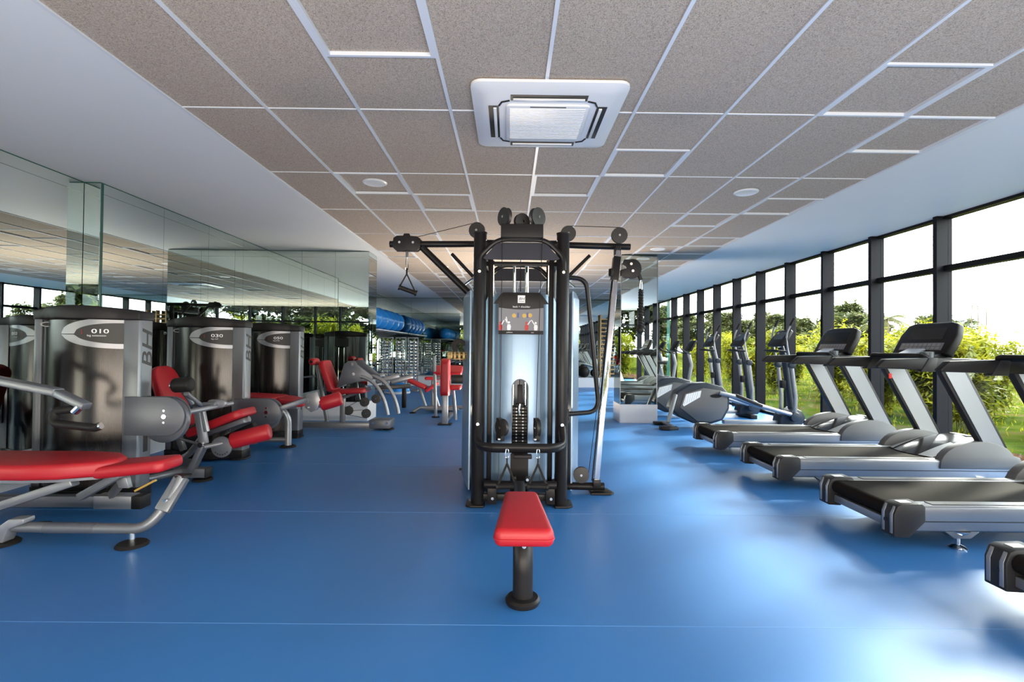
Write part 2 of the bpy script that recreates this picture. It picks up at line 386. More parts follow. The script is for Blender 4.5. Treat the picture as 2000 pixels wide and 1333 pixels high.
mirror_run(wb, 'y', 15.81, -3.9, 4.95, .30, CZ, 11, -1)
struct('baseboard_back', B().box(-3.905, 4.95, 15.48, 15.80, 0, .298), 'whitewall')
cw = struct('wall_column', B().box(1.815, 2.395, 8.175, 8.66, .3, CZ-.005), 'glassedge')
for q in ((1.809, 1.815, 8.17, 8.664), (2.395, 2.401, 8.17, 8.664)): put('mirror_panel', B().box(*q, .30, CZ-.012), 'mirror', cw)
for q in ((1.817, 2.393, 8.168, 8.174), (1.817, 2.393, 8.661, 8.667)): put('mirror_panel', B().box(*q, .30, CZ-.012), 'mirror', cw)
for q in ((1.803, 8.162), (2.399, 8.162)): put('corner_trim', B().box(q[0], q[0]+.008, q[1], q[1]+.010, .30, CZ-.012), 'silver_light', cw)
struct('baseboard_column', B().box(1.80, 2.41, 8.155, 8.68, 0, .298), 'whitewall', bevel=.003)

# side glazing: one window per bay, each with mullion, transoms and two panes
def window(n, y, w=1.03):
    e = thing(f'window_{n}', None, None, (4.85, y, 0), kind='structure')
    put('mullion', B().box(4.80, 4.98, y, y+.055, 0, CZ), 'mull', e, bevel=.003, seg=1)
    put('transom', B().box(4.88, 4.98, y+.055, y+w, 2.115, 2.175), 'frame', e)
    put('frame_rail', B().box(4.88, 4.98, y+.055, y+w, 0, .05), 'frame', e)
    put('frame_rail', B().box(4.88, 4.98, y+.055, y+w, CZ-.03, CZ), 'frame', e)
    put('glass_pane', B().box(4.928, 4.934, y+.055, y+w, .05, 2.115), 'glass', e)
    put('glass_pane', B().box(4.928, 4.934, y+.055, y+w, 2.175, CZ-.03), 'glass', e)
k = 1
for i in range(-8, 10):
    window(k, 5.63+1.03*i, 1.03 if i < 9 else .9); k += 1
# glazing behind the camera
for i in range(7):
    x0 = -4.05+i*1.286
    e = thing(f'window_{k}', None, None, (x0, YB, 0), kind='structure'); k += 1
    put('mullion', B().box(x0, x0+.055, YB-.05, YB+.10, 0, CZ), 'mull', e)
    put('transom', B().box(x0+.055, x0+1.286, YB-.05, YB+.02, 2.115, 2.175), 'frame', e)
    put('frame_rail', B().box(x0+.055, x0+1.286, YB-.05, YB+.02, 0, .05), 'frame', e)
    put('glass_pane', B().box(x0+.055, x0+1.286, YB-.01, YB-.004, .05, 2.115), 'glass', e)
    put('glass_pane', B().box(x0+.055, x0+1.286, YB-.01, YB-.004, 2.175, CZ), 'glass', e)

# ------------------------------------------------------------------ ceiling fittings
ax, ay = .222, 3.31
ac = thing('air_conditioner', 'square white four-way air conditioning cassette set in the ceiling', 'air conditioner', (ax, ay, CZ-.04))
h = .465; zb = CZ-.045
def ring_panel():
    b = B(); out = pad_poly(2*h, 2*h, .07, 1, 5)
    lo = [(x*.86, y*.86) for x, y in out]
    n = len(out)
    b._m([V((ax+x, ay+y, CZ-.004)) for x, y in out]+[V((ax+x, ay+y, CZ-.020)) for x, y in out]+[V((ax+x, ay+y, zb)) for x, y in lo],
         [tuple(range(n))]+[(i, (i+1) % n, n+(i+1) % n, n+i) for i in range(n)]+[(n+i, n+(i+1) % n, 2*n+(i+1) % n, 2*n+i) for i in range(n)]+[tuple(range(2*n, 3*n))])
    return b
put('housing', ring_panel(), 'white', ac, ang=50)
gr = put('intake_grille', B().prism(pad_poly(.52, .52, .03), 'z', zb-.014, zb-.001, Matrix.Translation((ax, ay, 0))), 'white', ac, bevel=.004)
for i in range(20):
    y = ay-.225+i*.0225
    put('grille_slat', B().box(ax-.235, ax+.235, y, y+.012, zb-.018, zb-.0135), 'white', gr)
put('status_bar', B().box(ax-.11, ax+.11, ay-.25, ay-.243, zb-.017, zb-.012), 'blackprint', gr, label='dark curved slot')
for sx_, sy_, hor in ((0, 1, 1), (0, -1, 1), (1, 0, 0), (-1, 0, 0)):
    cx, cy = ax+sx_*.335, ay+sy_*.335
    q = (cx-.23, cx+.23, cy-.032, cy+.032) if hor else (cx-.032, cx+.032, cy-.23, cy+.23)
    v = put('air_outlet', B().box(*q, zb-.003, zb+.001), 'slot', ac, label='dark air outlet slot')
    q2 = (cx-.215, cx+.215, cy-.006-sy_*.008, cy+.014-sy_*.008) if hor else (cx-.010-sx_*.008, cx+.010-sx_*.008, cy-.215, cy+.215)
    put('louvre_flap', B().box(*q2, zb-.012, zb-.003), 'white', v, bevel=.002, label='white louvre flap')
for a in range(4):
    th = PI/4+a*PI/2; c = V((ax+math.cos(th)*.40, ay+math.sin(th)*.40, zb-.002)); t = V((-math.sin(th), math.cos(th), 0))
    put('corner_slot', B().tube([c-t*.045-V((math.cos(th), math.sin(th), 0))*.02, c, c+t*.045-V((math.cos(th), math.sin(th), 0))*.02], .006, 6), 'slot', ac)
def ceiling_light(x, y, z, label):
    e = thing('ceiling_light', label, 'light', (x, y, z), 'round ceiling lights')
    put('trim_ring', B().lathe([(.085, z), (.115, z), (.115, z-.006), (.10, z-.014), (.085, z-.010)], (x, y, 0), 28), 'white', e)
    put('diffuser', B().lathe([(.0001, z-.003), (.084, z-.003), (.084, z-.008), (.0001, z-.010)], (x, y, 0), 28), 'lamp', e)
for x, y, z, l in ((-1.289, 4.75, CZ+.018, 'round white ceiling light in the framed square tile left of the cable tower'),
                   (2.28, 4.85, CZ, 'round white ceiling light in a plain tile above the treadmills'),
                   (2.28, 7.75, CZ+.018, 'round white ceiling light in a framed tile near the mirrored column'),
                   (2.28, 10.6, CZ, 'small far ceiling light beyond the mirrored column'),
                   (-1.29, 9.6, CZ, 'small far ceiling light above the red benches')):
    ceiling_light(x, y, z, l)

# ------------------------------------------------------------------ central cable tower
CT = thing('cable_multistation', 'tall black cable crossover station with pale blue shrouds in the middle of the floor', 'gym machine', (.085, 4.4, 0))
def bolt(b, c, ax=(0, 1, 0), r=.012): return b.disc(c, ax, r, .012, 10)
for x in (-.232, .405):
    p = put('front_post', B().tube([(x, 3.86, .012), (x, 3.86, 2.075)], .05, 20, flat=(1.15, .98), up=(0, 1, 0)), 'black', CT, bevel=.004, ang=50)
    put('foot_plate', B().prism([(x-.05, 3.77), (x+.05, 3.77), (x+.085*(1 if x > 0 else .7), 3.80), (x+.085*(1 if x > 0 else .7), 3.95), (x-.085*(1 if x < 0 else .7), 3.95), (x-.085*(1 if x < 0 else .7), 3.80)], 'z', 0, .016), 'black', p, bevel=.004)
    put('post_cap', B().disc((x, 3.86, 2.078), (0, 0, 1), .052, .012), 'darkplastic', p)
    b = B(); bolt(b, (x, 3.802, 1.775)); put('bolt', b, 'chrome', p)
    b = B(); bolt(b, (x, 3.802, .62)); put('bolt', b, 'chrome', p)
    b = B(); bolt(b, (x+(.045 if x < 0 else -.045), 3.85, 2.02), (1, 0, 0)); put('bolt', b, 'chrome', p)
    sx_ = 1 if x < 0 else -1
    put('inner_post', B().box(x+sx_*.062, x+sx_*.098, 3.93, 4.02, .02, 1.90), 'black', CT, bevel=.004)
    put('guide_strip', B().box(x+sx_*.100, x+sx_*.108, 3.93, 3.945, 1.60, 1.88), 'chrome', CT)
    put('back_post', B().tube([(x, 4.95, .0), (x, 4.95, 2.06)], .048, 18), 'black', CT)
    put('base_rail', B().box(x-.035, x+.035, 3.90, 4.93, .02, .09), 'black', CT, bevel=.006)
    put('top_rail', B().box(x-.03, x+.03, 3.88, 4.93, 1.93, 1.99), 'black', CT, bevel=.005)
for yy, nm in ((3.80, 'front_arch'), (5.02, 'back_arch')):
    pts = [(-.235, yy, 1.79), (-.235, yy, 1.885), (-.10, yy, 2.02), (.27, yy, 2.02), (.405, yy, 1.885), (.405, yy, 1.79)]
    a = put(nm, B().tube(fillet(pts, .08), .020, 10, flat=(1, 1)), 'black', CT)
    put('arch_plate', B().prism([(-.205, 1.875), (-.10, 1.99), (.27, 1.99), (.375, 1.875), (.355, 1.865), (-.185, 1.865)], 'y', yy-.008, yy+.008), 'navy', a, label='blue-black arch plate')
put('cross_plate', B().box(-.20, .37, 3.94, 3.99, 1.845, 1.875), 'black', CT, bevel=.003)
put('pulley_box', B().box(-.072, .242, 3.70, 3.90, 2.015, 2.115), 'darkplastic', CT, bevel=.004)
def pulley(name, c, ax, r, th, parent, lbl=None):
    q = put(name, B().disc(c, ax, r, th, 28, .14), 'disc', parent, bevel=0, label=lbl)
    put('axle', B().disc(c, ax, .010, th+.014, 10), 'chrome', q); return q
pulley('pulley', (-.045, 3.78, 2.185), (.80, .6, 0), .070, .034, CT)
pulley('pulley', (.085, 3.80, 2.155), (-.45, .9, 0), .062, .034, CT)
pulley('pulley', (.200, 3.78, 2.185), (-.68, .73, 0), .072, .036, CT)
pulley('pulley', (-.285, 4.25, 2.19), (.25, 1, 0), .068, .03, CT)
pulley('pulley', (.50, 4.35, 2.195), (0, 1, 0), .066, .03, CT)
pulley('pulley', (.955, 4.40, 2.195), (0, 1, 0), .070, .03, CT)
for x, r in ((.035, .011), (.138, .016)):
    put('guide_rod', B().cyl((x, 4.15, .12), (x, 4.15, 1.90), r, 12), 'chrome', CT)
put('weight_cable', B().cyl((.087, 4.15, .80), (.087, 4.15, 2.10), .004, 6), 'rubber', CT)
# front shroud: three vertical panels with an arched slot in the middle one
def shroud_panel(name, x0, x1, z0, z1, yfun, zt=None, n=8):
    b = B(); rows_ = []
    for j in range(2):
        rr = []
        for i in range(n+1):
            x = x0+(x1-x0)*i/n; z = z0 if j == 0 else (zt(x) if zt else z1); rr.append(V((x, yfun(x), z)))
        rows_.append(rr)
    back = [[v+V((0, .012, 0)) for v in r] for r in rows_]
    b.grid(rows_); b.grid(back)
    bm = b.b; bmesh.ops.bridge_loops(bm, edges=[e for e in bm.edges if len(e.link_faces) == 1])
    return put(name, b, 'shroud_blue', CT, ang=50)
xc = .0895
def yf(x): return 4.0+.10*((x-xc)/.29)**2
def ztop(x):
    u = abs(x-xc)/.285; return 1.645-.02*u-(.05*max(0, (u-.86)/.14)**2)
shroud_panel('shroud_panel', -.196, -.077, .14, 1.64, yf, ztop); shroud_panel('shroud_panel', .256, .375, .14, 1.64, yf, ztop)
b = B(); cols = 12
def slot_top(x):
    d = (x-xc)/.062; return .86+.06*math.sqrt(max(0, 1-d*d)) if abs(d) < 1 else None
shroud_panel('shroud_panel', -.073, xc-.064, .14, 1.64, yf, ztop, 4); shroud_panel('shroud_panel', xc+.064, .252, .14, 1.64, yf, ztop, 4)
def mid():
    b = B(); lo = []; hi = []
    for i in range(17):
        x = xc-.064+.128*i/16; d = (x-xc)/.064; lo.append(V((x, yf(x), .88+.115*math.sqrt(max(0, 1-d*d))*.6))); hi.append(V((x, yf(x), ztop(x))))
    b.grid([lo, hi]); b.grid([[v+V((0, .012, 0)) for v in lo], [v+V((0, .012, 0)) for v in hi]])
    bmesh.ops.bridge_loops(b.b, edges=[e for e in b.b.edges if len(e.link_faces) == 1]); return put('shroud_panel', b, 'shroud_blue', CT, ang=50)
mid()
arc = [(xc-.064, yf(xc)-.003, .60), (xc-.064, yf(xc)-.003, .88)]+[(xc-.064*math.cos(t), yf(xc)-.003, .88+.069*math.sin(t)) for t in [PI*i/10 for i in range(1, 10)]]+[(xc+.064, yf(xc)-.003, .88), (xc+.064, yf(xc)-.003, .60)]
put('slot_trim', B().tube(arc, .004, 6), 'silver_light', CT)
# side shrouds
for sgn, x0 in ((-1, -.33), (1, .53)):
    b = B(); prof = [(4.18, x0), (4.35, x0+sgn*.07), (4.65, x0+sgn*.095), (4.95, x0+sgn*.07), (5.12, x0)]
    rows_ = []
    for z, k_ in ((.0, .35), (.12, 1), (1.62, 1), (1.655, .6)): rows_.append([V((x0+(x-x0)*k_, y, z if 0 < z < 1.65 else z+.02)) for y, x in prof])
    rows_[0] = [V((x0+(x-x0)*.3, y, .02)) for y, x in prof]
    b.grid(rows_); b.grid([[V((x0-sgn*.012, v.y, v.z)) for v in r] for r in rows_]); bmesh.ops.bridge_loops(b.b, edges=[e for e in b.b.edges if len(e.link_faces) == 1])
    sh = put('side_shroud', b, 'shroud_blue', CT, ang=60)
    put('side_bolt', B().disc((x0+sgn*.075, 4.3, .16), (1, 0, 0), .010, .02, 10), 'black', sh)
put('inner_core', B().box(-.30, .50, 4.42, 4.86, .10, 1.60), 'silver_light', CT, label='pale inner shroud between the stacks')
# weight stack
ws = put('weight_stack', B().box(.028, .150, 4.06, 4.13, .30, .33), 'black', CT)
for i in range(15):
    z = .335+.026*i; pl = put('weight_plate', B().box(.026, .152, 4.055, 4.14, z, z+.023), 'black', ws, bevel=.003, seg=1)
    if i > 3:
        for xx in (.063, .115): put('number_dot', B().disc((xx, 4.053, z+.0115), (0, 1, 0), .0065, .003, 8), 'whiteprint', pl)
put('selector_stem', B().box(.068, .110, 4.07, 4.12, .72, .90).box(.055, .122, 4.06, 4.12, .715, .75), 'darkplastic', ws, bevel=.006)
put('selector_cable', B().tube([(.089, 4.03, .66), (.084, 4.03, .70), (.092, 4.03, .75)], .008, 8), 'chrome', ws)
put('stack_base', B().box(.018, .160, 4.00, 4.12, .02, .36), 'darkplastic', CT, bevel=.004)
# curved front bar and low pulleys
bar = put('front_bar', B().tube(fillet([(-.225, 3.83, .60), (-.232, 3.76, .475), (-.15, 3.64, .475), (.33, 3.64, .475), (.412, 3.76, .475), (.405, 3.83, .60)], .10, 7), .036, 14, flat=(1.0, .8)), 'black', CT)
put('pin_block', B().box(.04, .17, 3.60, 3.66, .405, .432), 'darkplastic', bar, bevel=.005)
for x, ax_ in ((-.05, (.75, .66, 0)), (.215, (.97, .2, 0))):
    q = pulley('low_pulley', (x, 3.78, .60), ax_, .065, .03, CT)
    a = V(ax_).normalized(); hsg = B(); hsg.prism([(-.045, -.10), (.01, -.10), (.01, .0), (-.02, .07), (-.045, .07)], 'y', -.018, .018, frame_m((x, 3.775, .60), a.cross(V((0, 0, 1)))))
    put('pulley_housing', hsg, 'darkplastic', q)
    put('pull_cable', B().cyl((x-.012, 3.75, .62), (x-.012 if x < 0 else .24, 3.76, 2.12), .0028, 6), 'rubber', CT)
    for xx in (x+.0,):
        put('clamp_knob', B().ball((xx-.02, 3.73, .52), .014, 10, 8), 'chrome', q)
def carabiner(c, h, parent, w=.013, r=.0035, dirv=(1, 0, 0)):
    c = V(c); d = V(dirv); z = V((0, 0, 1))
    pts = [c-d*w*.5, c-d*w-z*h*.6, c-d*w*.7-z*h, c+d*w*.7-z*h, c+d*w-z*h*.6, c+d*w*.5, c-d*w*.5]
    return put('carabiner', B().tube(fillet(pts, .01, 3), r, 6, cap=False), 'chrome', parent)
def stirrup(loc, label, tilt=0, span=.10, group='stirrup handles of the cable tower', hang=.14, rot=0.):
    x, y, z = loc
    st = thing('stirrup_handle', label, 'handle', loc, group)
    cb = carabiner((x, y, z), .065, st, dirv=(math.cos(rot), math.sin(rot), 0))
    d = V((math.cos(rot)*math.cos(tilt), math.sin(rot), math.sin(tilt))); top = V((x, y, z-.065-.04)); c = top-V((0, 0, hang))
    put('webbing', B().tube([(x, y, z-.063), top], .006, 6).tube([top, c-d*span*.62], .0045, 6, flat=(1, 2)).tube([top, c+d*span*.62], .0045, 6, flat=(1, 2)), 'rubber', st)
    g = put('grip', B().cyl(c-d*span*.55, c+d*span*.55, .019, 14), 'rubber', st)
    for s_ in (-1, 1): put('end_ring', B().disc(c+d*span*.62*s_, d, .026, .014, 16), 'darkplastic', g)
    return st
stirrup((-.008, 3.60, .475), 'black stirrup handle hanging left of the weight stack on the tower front bar', .03, .11, hang=.16)
stirrup((.213, 3.60, .475), 'black stirrup handle hanging right of the weight stack on the tower front bar', -.02, .11, hang=.16)
put('foot_bar', B().cyl((-.18, 3.80, .168), (.365, 3.80, .168), .030, 18), 'black', CT, bevel=.003, ang=50)
for x in (-.12, .32): put('foot_bar_bracket', B().box(x-.035, x+.035, 3.80, 3.86, .02, .17), 'black', CT, bevel=.004)
for x in (.045, .145): put('eye_bracket', B().box(x-.016, x+.016, 3.77, 3.80, .19, .235), 'black', CT, bevel=.004); 
for x in (.045, .145, -.115, .325): put('bolt', B().disc((x, 3.766 if x in (.045, .145) else 3.795, .215 if x in (.045, .145) else .065), (0, 1, 0), .011, .014, 10), 'chrome', CT)
put('lower_crossbar', B().box(-.20, .37, 3.84, 3.90, .035, .085), 'black', CT, bevel=.005)
# label board
LB = put('label_board', B().prism([(-.128, 1.30+.245), (-.072, 1.62), (-.055, 1.635), (.234, 1.635), (.251, 1.62), (.307, 1.545), (.266, 1.545), (.266, 1.305), (-.087, 1.305), (-.087, 1.545)], 'y', 3.955, 3.965), 'darkplastic', CT, bevel=.001, label='grey placard with exercise pictures')
put('picture_field', B().prism([(-.087, 1.335)]+[(.266, 1.335)]+[(.266-.353*i/10, 1.515-.014*math.sin(PI*i/10)) for i in range(11)], 'y', 3.952, 3.956), 'greyprint', LB)
put('logo_tile', B().box(.062, .120, 3.951, 3.956, 1.552, 1.612), 'whiteprint', LB)
text('lettering', 'BH', .030, Matrix.Translation((.091, 3.950, 1.584)) @ FACE_NY, 'blackprint', LB, shear=.25, font_scale=1.15)
put('logo_rule', B().box(.070, .112, 3.949, 3.952, 1.563, 1.566), 'blackprint', LB)
text('lettering', 'back + shoulder', .021, Matrix.Translation((.092, 3.950, 1.522)) @ FACE_NY, 'whiteprint', LB)
text('lettering', 'pulldown', .013, Matrix.Translation((0.0, 3.950, 1.32)) @ FACE_NY, 'whiteprint', LB)
text('lettering', 'row', .013, Matrix.Translation((.18, 3.950, 1.32)) @ FACE_NY, 'whiteprint', LB)
def figure_print(x, z, s, body, arms):
    b = B(); b.disc((x, 3.9505, z+.058*s), (0, 1, 0), .009*s, .003, 10)
    b.prism([(x-.012*s, z), (x+.012*s, z), (x+.016*s, z+.028*s), (x+.010*s, z+.045*s), (x-.010*s, z+.045*s), (x-.014*s, z+.028*s)], 'y', 3.949, 3.9525)
    put('figure_print', b, body, LB)
    b = B()
    for (dx, dz) in arms: b.bar((x+.008*s*(1 if dx > 0 else -1), 3.951, z+.042*s), (x+dx*s, 3.951, z+dz*s), .003, .007*s)
    put('figure_print', b, 'whiteprint', LB)
figure_print(-.072, 1.337, 1.0, 'redprint', [(.028, .078)]); figure_print(-.006, 1.337, 1.05, 'whiteprint', [(-.028, .085), (-.02, .10)])
figure_print(.133, 1.337, 1.0, 'redprint', [(.032, .078)]); figure_print(.205, 1.337, 1.0, 'whiteprint', [(-.034, .082)])
for x, z in ((.035, 1.452), (.115, 1.452), (.160, 1.455)): put('muscle_print', B().disc((x, 3.951, z), (0, 1, 0), .017, .003, 12), 'yellowprint', LB)
for x in (.066, .140): put('muscle_print', B().box(x-.006, x+.006, 3.949, 3.952, 1.435, 1.475), 'blueprint', LB)
# upper arms
AY = 4.5
la = put('left_arm', B().tube([(-1.08, AY, 2.115), (-.30, AY, 2.125)], .029, 16), 'black', CT, bevel=.003, ang=50)
ra = put('right_arm', B().tube([(.50, AY, 2.125), (1.075, AY, 2.115)], .029, 16), 'black', CT, bevel=.003, ang=50)
put('arm_socket', B().cyl((-.30, AY, 2.125), (.48, AY, 2.125), .040, 18), 'black', CT)
put('diagonal_brace', B().tube([(-.79, AY, 2.09), (-.30, AY, 1.62)], .030, 14), 'black', CT)
put('diagonal_brace', B().tube([(-.56, AY+.3, 2.09), (-.31, AY+.3, 1.83)], .016, 10), 'black', CT)
put('diagonal_brace', B().tube([(.76, AY+.3, 2.09), (.50, AY+.3, 1.83)], .016, 10), 'black', CT)
for s_, x in ((-1, -.33), (1, .50)): put('link_rod', B().tube([(x, 4.6, 1.84), (x+s_*.13, 4.9, 1.80)], .010, 8), 'chrome', CT)
hs = B(); hs.prism([(-1.04, 2.165), (-1.01, 2.185), (-.955, 2.185), (-.945, 2.205), (-.90, 2.205), (-.89, 2.185), (-.83, 2.18), (-.80, 2.16), (-.80, 2.08), (-.83, 2.055), (-.87, 2.045), (-.92, 2.058), (-.97, 2.045), (-1.02, 2.055), (-1.05, 2.085)], 'y', AY-.04, AY-.028)
hs.prism([(-1.04, 2.165), (-1.01, 2.185), (-.83, 2.18), (-.80, 2.16), (-.80, 2.08), (-.83, 2.055), (-1.02, 2.055), (-1.05, 2.085)], 'y', AY+.028, AY+.04)
ph = put('pulley_bracket', hs, 'darkplastic', CT, bevel=.002)
for x in (-.985, -.865):
    put('bolt', B().disc((x, AY-.044, 2.125), (0, 1, 0), .011, .012, 10), 'chrome', ph)
put('pull_cable', B().cyl((-.83, AY, 2.185), (-.33, 4.28, 2.255), .0028, 6), 'rubber', CT)
put('pull_cable', B().cyl((.50, 4.35, 2.262), (.955, 4.40, 2.266), .0028, 6), 'rubber', CT)
sw = put('swivel', B().cyl((-.925, AY, 2.05), (-.925, AY, 2.0), .012, 10), 'silver_dark', CT)
# the hanging left stirrup
st = thing('stirrup_handle', 'black stirrup handle hanging by a carabiner from the left arm of the tower', 'handle', (-.925, AY, 2.0), 'stirrup handles of the cable tower')
carabiner((-.925, AY, 2.01), .13, st, .012, .0035)
top = V((-.925, AY, 1.85)); e1 = V((-.985, AY-.02, 1.728)); e2 = V((-.845, AY+.02, 1.68))
put('webbing', B().tube([(-.925, AY, 1.90), top], .008, 6).tube([top, e1], .006, 6, flat=(1, 1.6)).tube([top, e2], .006, 6, flat=(1, 1.6)), 'rubber', st)
g = put('grip', B().cyl(e1, e2, .020, 14), 'rubber', st)
for q in (e1, e2): put('end_ring', B().disc(q, e2-e1, .027, .014, 16), 'darkplastic', g)
# right adjustable column
col_ = put('adjustable_column', B().bar((.728, 4.17, .10), (.945, 4.40, 2.08), .042, .055, (0, 1, 0)), 'chrome', CT, bevel=.004)
put('adjustable_column_cover', B().bar((.70, 4.20, .10), (.915, 4.42, 2.0), .010, .010, (0, 1, 0)), 'rubber', CT)
put('column_clevis', B().box(.915, .965, 4.37, 4.45, 2.02, 2.10), 'darkplastic', CT, bevel=.004)
car = put('carriage', B().bar((.905, 4.36, 1.79), (.931, 4.385, 2.00), .062, .075, (0, 1, 0)), 'black', CT, bevel=.005)
put('pin_knob', B().bar((.86, 4.34, 1.86), (.905, 4.36, 1.86), .045, .07), 'darkplastic', car, bevel=.01)
hd = put('swivel_housing', B().prism([(1.06+.078*math.cos(t)*1.0, 1.895+.085*math.sin(t)) for t in [-PI*.62+PI*1.24*i/16 for i in range(17)]]+[(.99, 1.975), (.975, 1.93), (1.02, 1.90), (.96, 1.885), (.96, 1.83), (1.0, 1.815)], 'y', 4.34, 4.39), 'darkplastic', CT, bevel=.003)
for x, z in ((1.045, 1.935), (1.06, 1.875)): put('bolt', B().disc((x, 4.335, z), (0, 1, 0), .012, .012, 10), 'chrome', hd)
put('hook_clamp', B().tube([(1.12, 4.37, 1.85), (1.14, 4.37, 1.80)], .018, 10), 'darkplastic', hd)
rope = thing('triceps_rope', 'black twisted pull rope hanging from the right cable column', 'rope', (1.14, 4.37, 1.79))
carabiner((1.14, 4.37, 1.80), .09, rope, .010, .003)
for s_ in (0, 1):
    b = B(); pts = []
    for i in range(60):
        z = 1.715-i*.0058; a = i*.75+s_*PI; pts.append((1.14+.010*math.cos(a), 4.37+.010*math.sin(a), z))
    put('strand', b.tube(pts, .014, 7), 'rubber', rope)
put('end_knob', B().ball((1.135, 4.37, 1.365), .034, 14, 10), 'rubber', rope); put('end_knob', B().ball((1.155, 4.39, 1.39), .030, 14, 10), 'rubber', rope)
sf = put('station_foot', B().cyl((.45, 4.20, .055), (.80, 4.19, .055), .032, 16), 'black', CT, bevel=.003, ang=50)
put('station_plate', B().prism([(.68, 4.12), (.84, 4.12), (.875, 4.16), (.84, 4.28), (.68, 4.28)], 'z', .0, .018), 'black', sf, bevel=.003)
put('column_bracket', B().box(.70, .76, 4.13, 4.20, .06, .12), 'black', sf, bevel=.004)
pulley('low_pulley', (.605, 4.17, .155), (.1, 1, 0), .065, .04, CT)
put('pull_cable', B().cyl((.665, 4.17, .16), (.90, 4.36, 1.85), .0028, 6), 'rubber', CT)
put('assist_handle', B().tube(fillet([(.44, 4.0, 1.765), (.615, 4.05, 1.76), (.745, 4.15, .68), (.45, 4.0, .675)], .12, 8), .019, 12), 'black', CT)
put('handle_mount', B().box(.45, .475, 3.96, 4.04, .63, .72), 'darkplastic', CT, bevel=.006)
# accessory tray
tr = put('accessory_tray', B().tube([(-.42+.10*math.cos(t), 4.30+.06*math.sin(t), 1.135) for t in [2*PI*i/16 for i in range(17)]], .006, 6, cap=False).disc((-.42+.0, 4.30, 1.10), (0, 0, 1), .09, .008), 'gold', CT, label='brass coloured ring tray')
b = B()
for i in range(16):
    t = PI*2*i/16; b.box(-.42+.098*math.cos(t)-.011, -.42+.098*math.cos(t)+.011, 4.30+.058*math.sin(t)-.011, 4.30+.058*math.sin(t)+.011, 1.095, 1.16)
put('tray_wall', b, 'gold', tr, bevel=.003)
bl = thing('ankle_strap', 'black coiled ankle strap lying in the tray on the tower left side', 'strap', (-.42, 4.30, 1.16))
for k_ in range(3):
    a0 = .3*k_
    put('strap_loop', B().tube([(-.43+.03*k_+.045*math.cos(t), 4.30+.02*k_, 1.175+.035+.045*math.sin(t)) for t in [a0+PI*1.3*i/10 for i in range(11)]], .012, 6, flat=(.5, 1.8)), 'rubber', bl)
put('side_pad_arm', B().bar((-.565, 4.95, .885), (-.30, 4.95, .885), .06, .085), 'black', CT, bevel=.006)

# bench in front of the tower
bn = thing('bench', 'red padded seat on a single black post in front of the cable tower', 'bench', (.075, 2.38, 0))
pad('seat_pad', (.075, 2.56, .348), (0, -1, 0), (0, 0, 1), .62, .19, .085, .035, 'red', bn, taper=1.42, bevel=.028)
pp_ = pad_poly(.191, .621, .036, 1.42)
put('pad_piping', B().tube([V((.075+y, 2.56-x, .342)) for x, y in pp_+pp_[:1]], .0045, 6, cap=False), 'red', bn)
put('post', B().tube(fillet([(.075, 2.385, .015), (.075, 2.385, .20), (.075, 2.44, .30), (.075, 2.62, .30)], .14, 8), .048, 18, flat=(.85, 1.0), up=(0, 1, 0)), 'black', bn)
put('under_rail', B().box(.04, .11, 2.40, 3.40, .265, .303), 'black', bn, bevel=.006)
put('rear_leg', B().box(.045, .105, 3.32, 3.40, .0, .28), 'black', bn, bevel=.006)
put('base_disc', B().lathe([(.078, 0), (.082, .008), (.082, .020), (.072, .030), (.03, .032)], (.075, 2.385, 0), 32), 'black', bn)
put('bolt', B().disc((.078, 2.335, .285), (0, 1, 0), .010, .02, 10), 'chrome', bn)

